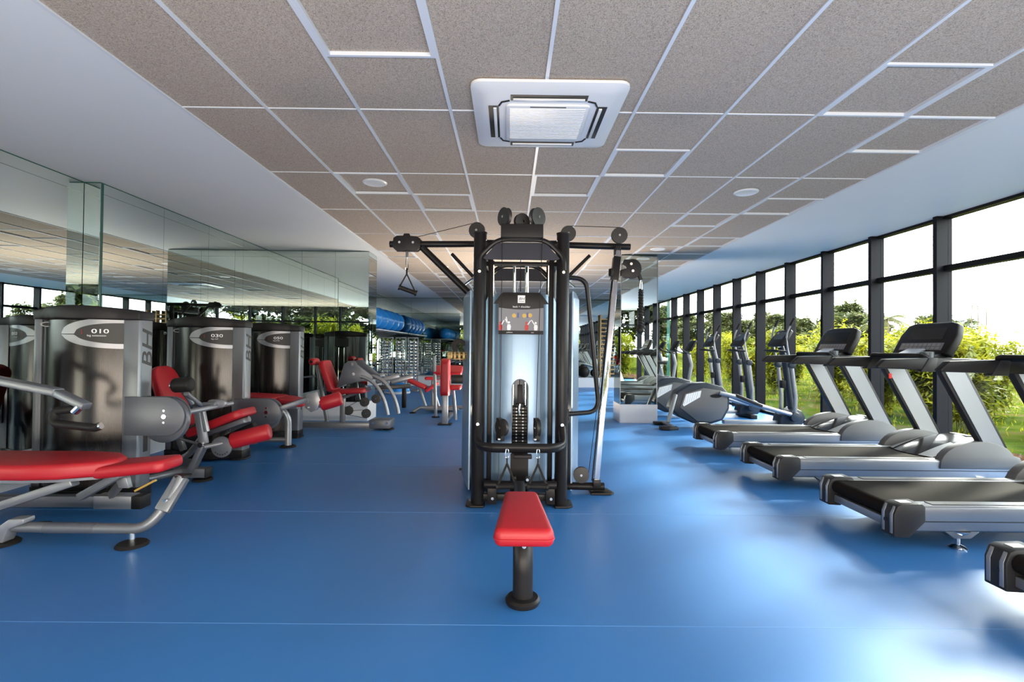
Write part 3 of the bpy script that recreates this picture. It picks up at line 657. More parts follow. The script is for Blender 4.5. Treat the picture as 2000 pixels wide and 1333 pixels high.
# ------------------------------------------------------------------ left row: weight towers and their machines
def tower(root, x0, x1, y, number, words, H=1.445):
    """two silver posts, a bulging dark shroud front and back, a dark cap with an arched outline"""
    d = .15
    put('left_post', B().box(x0, x0+.06, y, y+d, .02, H-.05), 'silver', root, bevel=.008)
    rp = put('right_post', B().prism([(x1-.115, y), (x1, y), (x1+.012, y+.02), (x1+.012, y+d-.02), (x1, y+d), (x1-.115, y+d)], 'z', .02, H-.05), 'silver', root, bevel=.004)
    for xa, xb in ((x0-.01, x0+.08), (x1-.13, x1+.03)):
        put('base_foot', B().prism([(xa+.03, y-.02), (xb-.03, y-.02), (xb, y+.02), (xb, y+d-.02), (xb-.03, y+d+.02), (xa+.03, y+d+.02), (xa, y+d-.02), (xa, y+.02)], 'z', 0, .02), 'rubber', root, bevel=.003)
    put('post_slot', B().prism([(y+.055, .36), (y+.10, .36), (y+.10, .50), (y+.055, .50)], 'x', x1+.010, x1+.014), 'slot', rp, bevel=.0)
    text('lettering', 'BH', .155, Matrix.Translation((x1+.0128, y+.085, 1.155)) @ Matrix.Rotation(PI/2, 4, 'Z') @ Matrix.Rotation(PI/2, 4, 'X') @ Matrix.Rotation(PI/2, 4, 'Z'), 'blackprint', rp, shear=.2, font_scale=1.5)
    a, b_ = x0+.06, x1-.115
    def arc(u, s_=-1): return (y+.01 if s_ < 0 else y+d-.01)+s_*.11*(1-((u-(a+b_)/2)/((b_-a)/2))**2)
    n = 20
    for s_ in (-1, 1):
        rows_ = [[V((a+(b_-a)*i/n, arc(a+(b_-a)*i/n, s_), z)) for i in range(n+1)] for z in (.10, H-.07)]
        bb = B(); bb.grid(rows_); bb.grid([[v+V((0, -s_*.008, 0)) for v in r] for r in rows_]); bmesh.ops.bridge_loops(bb.b, edges=[e for e in bb.b.edges if len(e.link_faces) == 1])
        sh = put('front_shroud' if s_ < 0 else 'rear_shroud', bb, 'shroud_dark', root, ang=50)
        if s_ < 0:
            def strip(name, fn, m, u0, u1, off, k=24):
                lo, hi = [], []
                for i in range(k+1):
                    u = u0+(u1-u0)*i/k; z0_, z1_ = fn(u); yy = arc(u)-off; lo.append(V((u, yy, z0_))); hi.append(V((u, yy, z1_)))
                q = B(); q.grid([lo, hi]); q.grid([[v+V((0, off*.8, 0)) for v in r] for r in (lo, hi)]); bmesh.ops.bridge_loops(q.b, edges=[e for e in q.b.edges if len(e.link_faces) == 1])
                return put(name, q, m, sh, ang=50)
            w = b_-a; cz = H-.165; eu = b_-.62*w                                   # swoosh opens to the right post
            def out(u, s2): t = min(1, (u-eu)/(b_-eu)); return cz+s2*.115*math.sqrt(1-(1-t)**2)*(1 if s2 > 0 else 1.05)
            iu = b_-.46*w
            def inn(u, s2):
                if u < iu: return cz-.012
                t = min(1, (u-iu)/(b_-iu)); return cz-.004+s2*.080*math.sqrt(1-(1-t)**2)
            strip('swoosh_badge', lambda u: (min(inn(u, 1), out(u, 1)) if u > iu else cz-.010, max(out(u, 1), cz-.009)), 'silver_light', eu, b_, .004)
            strip('swoosh_badge', lambda u: (min(out(u, -1), cz-.017), max(inn(u, -1), out(u, -1)+.001) if u > iu else cz-.016), 'silver_light', eu, b_, .004)
            strip('badge_field', lambda u: (inn(u, -1), inn(u, 1)), 'blackprint', iu, b_, .003)
            q = B(); q.disc((a+.085, arc(a+.085)-.003, H-.105), (-.35, 1, 0), .045, .004, 24); 
            for v in q.b.verts: v.co.z = H-.105+(v.co.z-(H-.105))*.42
            em = put('oval_emblem', q, 'silver_light', sh)
            q = B(); q.disc((a+.086, arc(a+.086)-.006, H-.105), (-.35, 1, 0), .032, .004, 20)
            for v in q.b.verts: v.co.z = H-.105+(v.co.z-(H-.105))*.40
            put('oval_emblem_field', q, 'shroud_dark', sh)
            uc = b_-.20*w; an = math.atan2(arc(uc+.01)-arc(uc-.01), .02)
            mt = lambda dz, du=0: Matrix.Translation((uc+du, arc(uc+du)-.006, cz+dz)) @ Matrix.Rotation(an, 4, 'Z') @ FACE_NY
            text('lettering', number, .046, mt(.010), 'whiteprint', sh, font_scale=1.6)
            text('lettering', words, .020, mt(-.022, -.02), 'whiteprint', sh, font_scale=1.1)
            for i in range(3): put('badge_mark', B().box(uc-.115+i*.0, uc-.109, arc(uc-.11)-.006, arc(uc-.11), cz-.012+.012*i, cz-.006+.012*i), 'redprint', sh)
        else:
            cx = (a+b_)/2; yy = arc(cx, 1)
            sl = put('stack_window', B().box(cx-.07, cx+.07, yy-.002, yy+.006, .12, H-.28), 'slot', sh)
            for xx in (cx-.05, cx+.05): put('guide_rod', B().cyl((xx, yy+.014, .12), (xx, yy+.014, H-.28), .009, 8), 'chrome', sl)
            put('instruction_plate', B().box(cx-.13, cx+.13, yy-.004, yy+.008, H-.26, H-.10), 'blackprint', sh)
    outl = [(x0-.005, y-.006), (x0+.03, y-.02)]+[(a+(b_-a)*i/n, arc(a+(b_-a)*i/n)-.02) for i in range(1, n)]+[(x1-.09, y-.02), (x1+.01, y-.012), (x1+.02, y+.02), (x1+.02, y+d-.02), (x1+.01, y+d+.012), (x1-.09, y+d+.02)]+[(a+(b_-a)*i/n, arc(a+(b_-a)*i/n, 1)+.02) for i in range(n-1, 0, -1)]+[(x0+.03, y+d+.02), (x0-.005, y+d+.006)]
    tcp = B().prism(outl, 'z', H-.065, H); xm, xh = (x0+x1)/2, (x1-x0)/2+.02
    for v in tcp.b.verts:
        if v.co.z > H-.01: v.co.z += .040*(1-((v.co.x-xm)/xh)**2)
    put('top_cap', tcp, 'darkplastic', root, bevel=.010, ang=50)
    put('bottom_cap', B().prism([(u, v) for u, v in outl], 'z', .02, .10), 'black', root, bevel=.004, ang=50)
def plate_round(b, x0, x1, z0, z1, y0, y1, lead=0.):
    r = (z1-z0)/2; zc = (z0+z1)/2
    poly = [(x0, z0), (x1-r, z0)]+[(x1-r+r*math.cos(t), zc+r*math.sin(t)) for t in [-PI/2+PI*i/14 for i in range(1, 14)]]+[(x1-r, z1), (x0, z1)]
    return b.prism(poly, 'y', y0, y1)
def cam_drive(root, x0, x1, z0, z1, y):
    b = B(); plate_round(b, x0, x1, z0, z1, y-.05, y-.038); p = put('cam_cover', b, 'silver_dark', root, bevel=.003, label='grey rounded cam cover plate')
    b = B(); plate_round(b, x0+.1, x1-.02, z0+.005, z1-.005, y+.06, y+.072); put('cam_cover', b, 'silver_dark', root, bevel=.003)
    put('cam_wheel', B().disc(((x0+x1)/2+.05, y+.01, (z0+z1)/2-.03), (0, 1, 0), (z1-z0)*.60, .05, 30), 'silver_dark', root, bevel=.003)
    xc_ = x1-(z1-z0)/2; zc = (z0+z1)/2
    for dz, r in ((0, .018), (.045, .009), (-.045, .009)): put('hub_bolt', B().disc((xc_, y-.056, zc+dz), (0, 1, 0), r, .014, 14), 'chrome', p)
def roller(root, p0, p1, r, name='roller_pad', m='red', lbl=None):
    p0, p1 = V(p0), V(p1); d = (p1-p0); l = d.length; u = d.normalized(); k = min(.02, l*.2)
    q = put(name, B().tube([p0, p0+u*k*.4, p0+u*k, p1-u*k, p1-u*k*.4, p1], r, 22, radii=[r*.72, r*.93, r, r, r*.93, r*.72]), m, root, ang=50, label=lbl)
    put('end_collar', B().cyl(p0-u*.02, p0+u*.004, r*.45, 16), 'chrome', q); return q
def foot_disc(root, x, y, rx=.075, nm='rubber_foot'): return put(nm, B().lathe([(rx, 0), (rx*1.02, .008), (rx*.9, .018), (rx*.3, .022)], (x, y, 0), 24), 'rubber', root)

# --- 010: leg extension
m1 = thing('leg_extension_machine', 'silver leg extension machine numbered 010 with red seat, nearest of the tower row', 'gym machine', (-3.1, 4.2, 0), 'weight machines along the mirror wall')
tower(m1, -3.645, -2.845, 3.875, '010', 'leg extension')
cam_drive(m1, -2.925, -2.47, .50, .795, 3.90)
Y1 = 4.42
put('pivot_shaft', B().cyl((-2.62, 3.95, .645), (-2.55, 4.65, .66), .022, 14), 'silver_light', m1)
put('roller_post', B().cyl((-2.69, 4.12, .86), (-2.66, 4.25, .70), .018, 12), 'silver_light', m1)
roller(m1, (-2.72, 4.10, .865), (-2.57, 4.10, .875), .060, 'thigh_pad', 'rubber', 'dark foam thigh roller')
put('thigh_arm', B().tube([(-2.63, 4.12, .80), (-2.68, Y1, .66), (-2.63, Y1, .44)], .020, 12), 'silver_light', m1)
put('cross_shaft', B().cyl((-2.78, Y1, .66), (-2.56, Y1, .675), .026, 14), 'silver_light', m1)
put('shaft_clamp', B().prism(pad_poly(.07, .16, .033), 'y', Y1+.02, Y1+.06, Matrix.Translation((-2.57, 0, .68)) @ Matrix.Identity(4)), 'silver_light', m1, bevel=.004)
put('lever_arm', B().bar((-2.72, Y1, .66), (-2.655, Y1, .33), .055, .07, (0, 1, 0)), 'silver_light', m1, bevel=.010)
dp = put('range_disc', B().disc((-2.52, Y1+.03, .30), (0, 1, 0), .092, .014, 30), 'silver_dark', m1, bevel=.002)
for i in range(6):
    t = -PI*.75+i*.33; put('pin_hole', B().disc((-2.52+.068*math.cos(t), Y1+.021, .30+.068*math.sin(t)), (0, 1, 0), .006, .003, 8), 'slot', dp)
put('ankle_shaft', B().cyl((-2.68, Y1-.01, .30), (-2.32, Y1+.10, .37), .020, 12), 'silver_light', m1)
roller(m1, (-2.45, Y1+.06, .345), (-2.13, Y1+.10, .43), .072)
put('leg', B().bar((-2.66, Y1, .32), (-2.76, Y1, .10), .05, .085, (0, 1, 0)), 'silver_dark', m1, bevel=.010)
put('pivot_bolt', B().disc((-2.66, Y1-.045, .33), (0, 1, 0), .022, .02, 16), 'chrome', m1)
put('base_beam', B().box(-3.20, -2.64, Y1-.01, Y1+.09, .035, .115), 'silver_dark', m1, bevel=.008)
put('base_beam_cap', B().box(-2.643, -2.632, Y1-.012, Y1+.092, .033, .117), 'darkplastic', m1, bevel=.004)
foot_disc(m1, -2.70, Y1+.06, .085)
put('side_beam', B().cyl((-2.98, 4.0, .10), (-2.86, Y1, .09), .028, 12), 'silver', m1)
put('seat_frame', B().tube(fillet([(-3.25, 4.85, .10), (-3.05, 4.8, .12), (-2.85, 4.78, .38), (-2.45, 4.78, .50)], .1), .028, 12), 'silver', m1)
pad('seat', (-2.70, 4.76, .475), (1, 0, .40), (0, 0, 1), .56, .34, .075, .07, 'red', m1, label='red tilted seat cushion')
put('seat_mechanism', B().bar((-2.82, 4.72, .36), (-2.45, 4.72, .50), .10, .05), 'silver_dark', m1, bevel=.01)
pad('backrest', (-3.17, 4.76, .70), (-.42, 0, 1), (1, 0, .42), .62, .40, .08, .12, 'red', m1, taper=.8, label='red reclined back cushion')
put('back_support', B().bar((-3.05, 4.76, .20), (-3.27, 4.76, .78), .05, .05, (0, 1, 0)), 'silver', m1, bevel=.01)
put('lap_handle', B().tube(fillet([(-2.93, 4.5, .42), (-2.93, 4.5, .36), (-2.70, 4.5, .30), (-2.68, 4.5, .34)], .03), .012, 10), 'silver', m1)
put('floor_beam', B().box(-3.55, -3.0, 4.80, 4.88, .03, .10), 'silver', m1, bevel=.008)
put('shock_cover', B().bar((-2.9, 4.9, .20), (-2.45, 4.9, .42), .08, .08), 'darkplastic', m1, bevel=.015)

# --- 030: leg curl
m2 = thing('leg_curl_machine', 'silver leg curl machine numbered 030 with flat red seat, middle of the tower row', 'gym machine', (-3.1, 5.6, 0), 'weight machines along the mirror wall')
tower(m2, -3.575, -2.775, 5.27, '030', 'leg curl')
cam_drive(m2, -2.855, -2.375, .36, .64, 5.30)
put('lever_arm', B().bar((-2.45, 5.36, .52), (-2.20, 5.50, .61), .05, .055), 'silver_dark', m2, bevel=.008)
br = put('range_bracket', B().prism([(-2.22, .66), (-2.10, .70), (-2.06, .60), (-2.09, .50), (-2.16, .47), (-2.23, .52)], 'y', 5.52, 5.54), 'silver_light', m2, bevel=.004)
put('bracket_bolt', B().disc((-2.20, 5.51, .60), (0, 1, 0), .03, .03, 16), 'silver_light', br)
put('ankle_shaft', B().cyl((-2.20, 5.53, .52), (-1.98, 5.60, .56), .018, 12), 'silver_light', m2)
roller(m2, (-2.08, 5.58, .55), (-1.86, 5.62, .62), .078)
pad('seat', (-2.90, 5.88, .585), (1, 0, -.04), (0, 0, 1), .55, .46, .07, .10, 'red', m2, label='red flat body cushion')
pad('seat_extension', (-2.50, 5.88, .55), (1, 0, -.16), (0, 0, 1), .30, .40, .07, .08, 'red', m2, taper=.8)
put('bench_beam', B().box(-3.15, -2.45, 5.84, 5.92, .46, .52), 'silver', m2, bevel=.008)
put('bench_leg', B().box(-3.0, -2.92, 5.84, 5.92, .05, .48), 'silver', m2, bevel=.008)
put('leg', B().tube(fillet([(-2.72, 5.92, .50), (-2.60, 5.97, .36), (-2.60, 5.97, .015)], .10, 8), .038, 16, flat=(1, .8)), 'silver_light', m2)
foot_disc(m2, -2.60, 5.97, .09)
put('floor_beam', B().tube([(-3.2, 5.55, .05), (-2.95, 5.93, .09), (-2.62, 5.97, .09)], .03, 12), 'silver', m2)
put('pivot_shaft', B().cyl((-2.52, 5.33, .50), (-2.52, 5.75, .50), .024, 14), 'silver_light', m2)

# --- 050: leg press
m3 = thing('leg_press_machine', 'silver leg press machine numbered 050 with red reclined seat and arched frame', 'gym machine', (-2.6, 6.9, 0), 'weight machines along the mirror wall')
tower(m3, -3.51, -2.725, 6.53, '050', 'leg press')
pad('backrest', (-2.60, 7.30, .765), (-.36, 0, 1), (1, 0, .36), .46, .36, .09, .05, 'red', m3, taper=.9, label='red reclined back cushion')
pad('seat', (-2.28, 7.30, .55), (1, 0, .05), (0, 0, 1), .46, .38, .06, .05, 'red', m3)
fp = B(); fp.prism([(-2.46, .60), (-2.36, .93), (-2.30, .985), (-2.20, .99), (-2.16, .93), (-1.97, .79), (-1.94, .74), (-2.02, .70), (-2.14, .69), (-2.30, .66)], 'y', 7.20, 7.215)
fpl = put('footplate_side', fp, 'silver_dark', m3, bevel=.003, label='grey side plate')
fp = B(); fp.prism([(-2.46, .60), (-2.36, .93), (-2.30, .985), (-2.20, .99), (-2.16, .93), (-1.97, .79), (-1.94, .74), (-2.02, .70), (-2.14, .69), (-2.30, .66)], 'y', 7.62, 7.635)
put('footplate_side', fp, 'silver_dark', m3, bevel=.003)
put('footplate', B().bar((-2.46, 7.42, .60), (-2.35, 7.42, .95), .38, .02, (1, 0, 0)), 'silver_dark', m3, bevel=.004)
for x, z in ((-2.22, .80), (-2.10, .755), (-2.24, .94)): put('bolt', B().disc((x, 7.195, z), (0, 1, 0), .022, .012, 16), 'chrome', fpl)
for (xa, ya) in ((-.02, 7.21), (.10, 7.36)):
    put('arc_tube', B().tube([(-2.13+xa+.44*math.sin(t), ya, .045+.72*math.cos(t)) for t in [(.06+i*.115) for i in range(12)]], .026, 14), 'silver_light', m3)
put('foot_bracket', B().box(-1.98, -1.68, 7.16, 7.46, .03, .15), 'silver_dark', m3, bevel=.01)
for x in (-1.92, -1.73): put('bolt', B().disc((x, 7.155, .11), (0, 1, 0), .020, .014, 14), 'chrome', m3)
foot_disc(m3, -1.73, 7.30, .08)
put('base_beam', B().box(-3.05, -1.92, 7.22, 7.30, .025, .10), 'silver', m3, bevel=.006)
put('upright', B().box(-2.43, -2.36, 7.26, 7.31, .10, .54), 'silver', m3, bevel=.006)
put('seat_rail', B().cyl((-2.55, 7.27, .40), (-1.98, 7.27, .60), .024, 12), 'silver', m3)
for x, z in ((-2.315, .265), (-2.085, .39), (-2.06, .225), (-1.92, .44)): pulley('pulley', (x, 7.30, z), (0, 1, 0), .066, .035, m3)
for p, q in (((-2.31, 7.30, .33), (-2.09, 7.30, .455)), ((-2.30, 7.30, .20), (-2.07, 7.30, .16)), ((-2.33, 7.3, .26), (-2.05, 7.3, .28))): put('drive_cable', B().cyl(p, q, .0035, 6), 'rubber', m3)
put('back_post', B().bar((-2.62, 7.30, .10), (-2.78, 7.30, .92), .05, .05, (0, 1, 0)), 'silver', m3, bevel=.01)
roller(m3, (-2.80, 7.15, .97), (-2.80, 7.35, .97), .05, 'shoulder_pad')
put('adjust_lever', B().cyl((-3.0, 7.2, .74), (-2.78, 7.25, .76), .012, 8), 'silver', m3)
put('lever_grip', B().cyl((-3.04, 7.19, .738), (-2.97, 7.205, .742), .017, 10), 'yellowprint', m3, label='yellow lever grip')

# --- foreground bench machine at the left edge
m4 = thing('bench_press_machine', 'silver flat bench machine with red pads and black curved grip at the left picture edge', 'gym machine', (-3.0, 3.1, 0))
b = B(); pl = [(-3.75, 3.02), (-3.75, 3.44), (-2.80, 3.46), (-2.60, 3.42), (-2.49, 3.32), (-2.47, 3.22), (-2.52, 3.12), (-2.70, 3.03), (-2.90, 3.00)]
put('long_pad', b.prism(pl, 'z', .375, .470), 'red', m4, bevel=.026, seg=3, ang=60)
put('pad_backing', B().prism([(x*.985-.05, (y-3.22)*.9+3.22) for x, y in pl], 'z', .360, .376), 'silver_dark', m4)
pad('short_pad', (-2.365, 3.26, .415), (1, 0, .10), (0, 0, 1), .43, .30, .075, .05, 'red', m4, taper=.82, bevel=.026)
put('diagonal_tube', B().bar((-3.45, 3.06, -.02+.10), (-2.66, 3.12, .350), .055, .07, (0, 1, 0)), 'silver', m4, bevel=.010)
put('diagonal_tube', B().bar((-2.78, 3.30, .20), (-2.52, 3.30, .350), .05, .06, (0, 1, 0)), 'silver', m4, bevel=.010)
put('base_tube', B().tube(fillet([(-2.98, 3.03, .100), (-2.16, 3.03, .095), (-2.075, 3.09, .22), (-2.03, 3.16, .375)], .14, 9), .030, 16, flat=(1, 1.1)), 'silver', m4, ang=50)
put('tube_wrap', B().tube([(-2.75, 3.03, .097), (-2.45, 3.03, .097)], .0315, 16, flat=(1, 1.1)), 'silver_dark', m4)
put('upright_cap', B().prism(pad_poly(.07, .10, .03), 'z', .372, .385, Matrix.Translation((-2.03, 3.165, 0))), 'darkplastic', m4)
put('flat_upright', B().bar((-2.085, 3.06, .19), (-2.03, 3.16, .372), .085, .045, (0, 1, 0)), 'silver', m4, bevel=.01)
put('bolt', B().disc((-2.06, 3.05, .26), (0, 1, 0), .010, .02, 10), 'chrome', m4)
put('knuckle', B().prism([(-3.03, .02), (-2.96, .02), (-2.93, .10), (-2.84, .135), (-2.84, .165), (-2.93, .16), (-3.0, .11)], 'y', 2.98, 3.06), 'silver_light', m4, bevel=.010)
foot_disc(m4, -2.23, 3.02, .085)
put('foot_stem', B().cyl((-2.23, 3.02, .015), (-2.23, 3.02, .08), .014, 10), 'chrome', m4)
foot_disc(m4, -3.02, 3.02, .10); foot_disc(m4, -3.05, 3.30, .08)
put('cross_block', B().box(-2.86, -2.60, 3.50, 3.60, .055, .145), 'silver_light', m4, bevel=.006)
put('block_cap', B().box(-2.60, -2.53, 3.50, 3.60, .055, .145), 'darkplastic', m4, bevel=.006)
put('cross_beam', B().bar((-3.75, 3.56, .09), (-2.86, 3.55, .10), .07, .075), 'silver_dark', m4, bevel=.006)
put('link_beam', B().bar((-2.74, 3.50, .15), (-2.55, 3.40, .31), .035, .05), 'silver', m4, bevel=.006)
put('hinge_cheek', B().prism([(-2.66, .33), (-2.60, .35), (-2.53, .31), (-2.51, .24), (-2.58, .24), (-2.60, .29)], 'y', 3.36, 3.40), 'silver_light', m4, bevel=.006)
put('lock_tab', B().bar((-2.53, 3.45, .20), (-2.40, 3.45, .27), .03, .012), 'yellowprint', m4, label='yellow lock tab')
put('press_arm', B().bar((-3.75, 3.30, 1.03), (-2.86, 3.22, .885), .05, .08, (0, 1, 0)), 'silver', m4, bevel=.012)
put('press_arm_end', B().bar((-2.885, 3.222, .888), (-2.665, 3.20, .80), .046, .070, (0, 1, 0)), 'silver', m4, bevel=.010)
put('grip_collar', B().cyl((-2.70, 3.19, .80), (-2.735, 3.19, .765), .024, 12), 'chrome', m4)
put('hand_grip', B().tube(fillet([(-2.72, 3.20, .785), (-2.87, 3.20, .77), (-2.86, 3.18, .695), (-2.56, 3.14, .675), (-2.535, 3.14, .685)], .07, 7), .025, 14), 'rubber', m4, label='black rubber curved hand grip')
put('grip_end', B().disc((-2.53, 3.14, .687), (1, 0, .3), .021, .012, 14), 'chrome', m4)
put('rear_column', B().box(-3.80, -3.70, 3.05, 3.60, .0, 1.15), 'silver', m4, bevel=.01)

# ------------------------------------------------------------------ treadmills
def make_treadmill():
    r = thing('treadmill', None, 'treadmill', (0, 0, 0), 'treadmills facing the windows')
    Wd = .72
    for s_ in (0, 1):
        y0, y1 = (0, .105) if s_ == 0 else (Wd-.105, Wd); o_ = y0 if s_ == 0 else y1; i_ = y1 if s_ == 0 else y0; sg = 1 if s_ == 0 else -1
        sec = [(o_, .185), (o_, .262), (o_+sg*.015, .272), (i_, .272), (i_, .14), (o_+sg*.045, .105), (o_+sg*.02, .12)]
        side = put('side_rail', B().prism(sec, 'x', .12, 1.98), 'silver_light', r, bevel=.003)
        put('foot_strip', B().box(.24, 1.30, o_+sg*.03, i_-sg*.012, .271, .276), 'greyplastic', side, label='dark ribbed foot strip')
        put('groove', B().box(.14, 1.98, o_-sg*.0008, o_+sg*.004, .178, .184), 'slot', side)
        cap = put('rear_cap', B().prism([(-.02, .09), (-.02, .22), (.0, .272), (.03, .285), (.15, .288), (.17, .27), (.17, .18), (.07, .085)], 'y', o_-sg*.006, i_+sg*.0), 'greyplastic', r, bevel=.006, label='dark grey end cap')
        for yy in (o_+sg*.018, i_-sg*.022): put('cap_stripe', B().prism([(-.0235, .105), (-.0235, .22), (-.002, .268), (.008, .27), (-.012, .22), (-.012, .105)], 'y', yy-.010, yy+.010), 'silver_light', cap, bevel=.002)
        put('cap_hole', B().disc((-.021, (o_+i_)/2+sg*.01, .175), (1, 0, 0), .013, .008, 12), 'slot', cap)
        put('cap_label', B().box(.04, .11, (o_+i_)/2-.025, (o_+i_)/2+.02, .286, .2885), 'whiteprint', cap)
        for fx in (.42, 1.75):
            yy = o_+sg*.06
            ft = put('foot', B().lathe([(.045, .0), (.047, .008), (.030, .020), (.012, .026), (.012, .075), (.05, .10), (.06, .115)], (fx, yy, 0), 20), 'chrome', r)
            put('foot_boss', B().prism([(fx-.11, .115), (fx-.05, .07), (fx+.05, .07), (fx+.11, .115)], 'y', yy-.035, yy+.035), 'silver', ft, bevel=.006)
        # curved side cover with its upright
        cv = [(1.36, .20)]+[(1.36+.66*(.5-.5*math.cos(t))**.9, .20+.235*math.sin(t)**.75) for t in [PI*i/16 for i in range(1, 15)]]+[(2.05, .30), (2.07, .23), (2.02, .20)]
        put('side_cover', B().prism(cv, 'y', o_-sg*.012, o_+sg*.065), 'cover', r, bevel=.006, label='grey curved side cover')
        up = B(); up.prism([(1.745, .38), (1.955, .38), (1.60, 1.05), (1.37, 1.05)], 'y', o_+sg*.002, o_+sg*.062)
        u = put('upright', up, 'greyplastic', r, bevel=.006)
        for yy in (o_-sg*.001, o_+sg*.061): put('upright_face', B().prism([(1.765, .38), (1.925, .38), (1.572, 1.045), (1.405, 1.045)], 'y', yy-.003, yy+.003), 'silver_light', u)
        hr = B(); hr.prism([(.83, 1.070), (.90, 1.135), (1.30, 1.150), (1.70, 1.145), (1.72, 1.06), (1.30, 1.045), (.84, 1.055)], 'y', o_+sg*.0, o_+sg*.062)
        put('handrail', hr, 'darkplastic', r, bevel=.014)
        put('rail_bracket', B().prism([(1.27, 1.148), (1.35, 1.152), (1.33, 1.03), (1.20, 1.03)], 'y', o_-sg*.006, o_+sg*.068), 'greyplastic', r, bevel=.006)
    belt = [(.035+.045*math.cos(t)-.0, .222+.045*math.sin(t)) for t in [PI/2+PI*i/10 for i in range(11)]]
    belt = [(x+.01, z) for x, z in belt]
    bp = [(1.60, .267)]+belt+[(1.60, .177)]
    put('running_belt', B().prism(bp, 'y', .112, Wd-.112), 'belt', r, bevel=.0, ang=30, label='black running belt')
    put('rear_crossbar', B().box(.02, .07, .105, Wd-.105, .115, .165), 'silver_light', r, bevel=.004)
    put('undertray', B().box(.25, 1.95, .11, Wd-.11, .12, .165), 'slot', r)
    # motor hood: a domed loft
    rows_ = []
    for i in range(13):
        x = 1.42+.63*i/12; hgt = .275+.165*math.sin(min(1, (i/12)*1.35)*PI/2)**1.0-(.10*max(0, (i-9)/3)**2); row = []
        for j in range(13):
            v = j/12; row.append(V((x-.10*math.sin(PI*v)*(1-i/12), .06+(Wd-.12)*v, .262+(hgt-.262)*(math.sin(PI*v)**.35 if 0 < v < 1 else 0))))
        rows_.append(row)
    hb = B(); hb.grid(rows_); hb.grid([[V((v.x, v.y, .20)) for v in rr] for rr in rows_]); bmesh.ops.bridge_loops(hb.b, edges=[e for e in hb.b.edges if len(e.link_faces) == 1])
    hd_ = put('motor_hood', hb, 'glosshood', r, ang=50, label='glossy dark motor hood')
    for s_ in (0, 1):
        rr_ = [[rows_[i][j]+V((0, 0, .004)) for j in ((1, 2, 3) if s_ == 0 else (9, 10, 11))] for i in range(0, 6)]
        q = B(); q.grid(rr_); put('hood_insert', q, 'silver_light', hd_, label='silver hood inlay')
    put('hood_vent', B().box(1.84, 1.90, .27, .45, .428, .440), 'slot', hd_)
    # console
    cm = frame_m((1.555, Wd/2, 1.30), (0, -1, 0), (-1, 0, .52))            # local x along Y, local z = face normal
    cs = B(); cs.prism([(-.315, -.15), (.315, -.15), (.315, .05), (.27, .165), (.20, .185), (-.20, .185), (-.27, .165), (-.315, .05)], 'z', -.045, .030, cm)
    # orient: local y must point up along the face
    c = put('console', cs, 'darkplastic', r, bevel=.018, ang=50, label='dark slanted console')
    ff = 1
    put('display_window', B().box(-.20, .20, .00, .12, .029, .032, cm), 'screen', c)
    put('button_panel', B().box(-.24, .24, -.11, -.035, .029, .033, cm), 'greyprint', c)
    for i in range(9):
        for j in range(2): put('button', B().box(-.222+i*.05, -.186+i*.05, -.103+j*.034, -.078+j*.034, .032, .036, cm), 'buttonprint', c)
    put('console_tray', B().prism([(1.30, 1.135), (1.30, 1.16), (1.48, 1.19), (1.56, 1.19), (1.56, 1.12)], 'y', .10, Wd-.10), 'greyplastic', r, bevel=.008)
    rs = put('reading_rest', B().bar((1.34, Wd/2-.0, 1.165), (1.46, Wd/2, 1.225), .20, .018), 'white', r, bevel=.006, label='pale tilted reading rest')
    put('sensor_bar', B().tube(fillet([(1.32, .03, 1.12), (1.26, .05, 1.165), (1.26, Wd-.05, 1.165), (1.32, Wd-.03, 1.12)], .07, 7), .022, 12), 'rubber', r)
    put('bottle_cup', B().lathe([(.045, 1.14), (.048, 1.20), (.038, 1.205), (.036, 1.15)], (1.38, .14, 0), 16), 'silver', r)
    put('safety_tag', B().box(1.420, 1.452, Wd-.070, Wd-.063, .935, .985), 'redsheet', r, bevel=.003, label='red safety key tag')
    put('crossbar', B().box(1.56, 1.66, .06, Wd-.06, 1.06, 1.13), 'darkplastic', r, bevel=.02)
    return r
M['glosshood'] = mat('gloss_dark_plastic', (.020, .019, .020), .16, spec=.45)
M['screen'] = mat('dark_display', (.012, .012, .014), .12)
M['buttonprint'] = mat('grey_button_print', (.32, .31, .29), .5)
tm = make_treadmill()
spots = [(2.335, 1.72, 'treadmill nearest the camera, only its rear corner showing at the right edge'),
         (2.335, 3.02, 'second treadmill, cut by the right edge, with a wide black belt'),
         (2.335, 4.31, 'treadmill with a red safety tag and large console beside a thick mullion'),
         (2.335, 5.60, 'farthest treadmill, next to the ellipticals, with a grey console')]
allt = [tm]+[copy_tree(tm) for _ in range(3)]
for t_, (x, y, l) in zip(allt, spots): t_.location = (x, y, 0); t_['label'] = l
for t_ in (allt[0], allt[1], allt[3]):
    for c in list(t_.children):
        if c.name.startswith('safety_tag'): bpy.data.objects.remove(c)

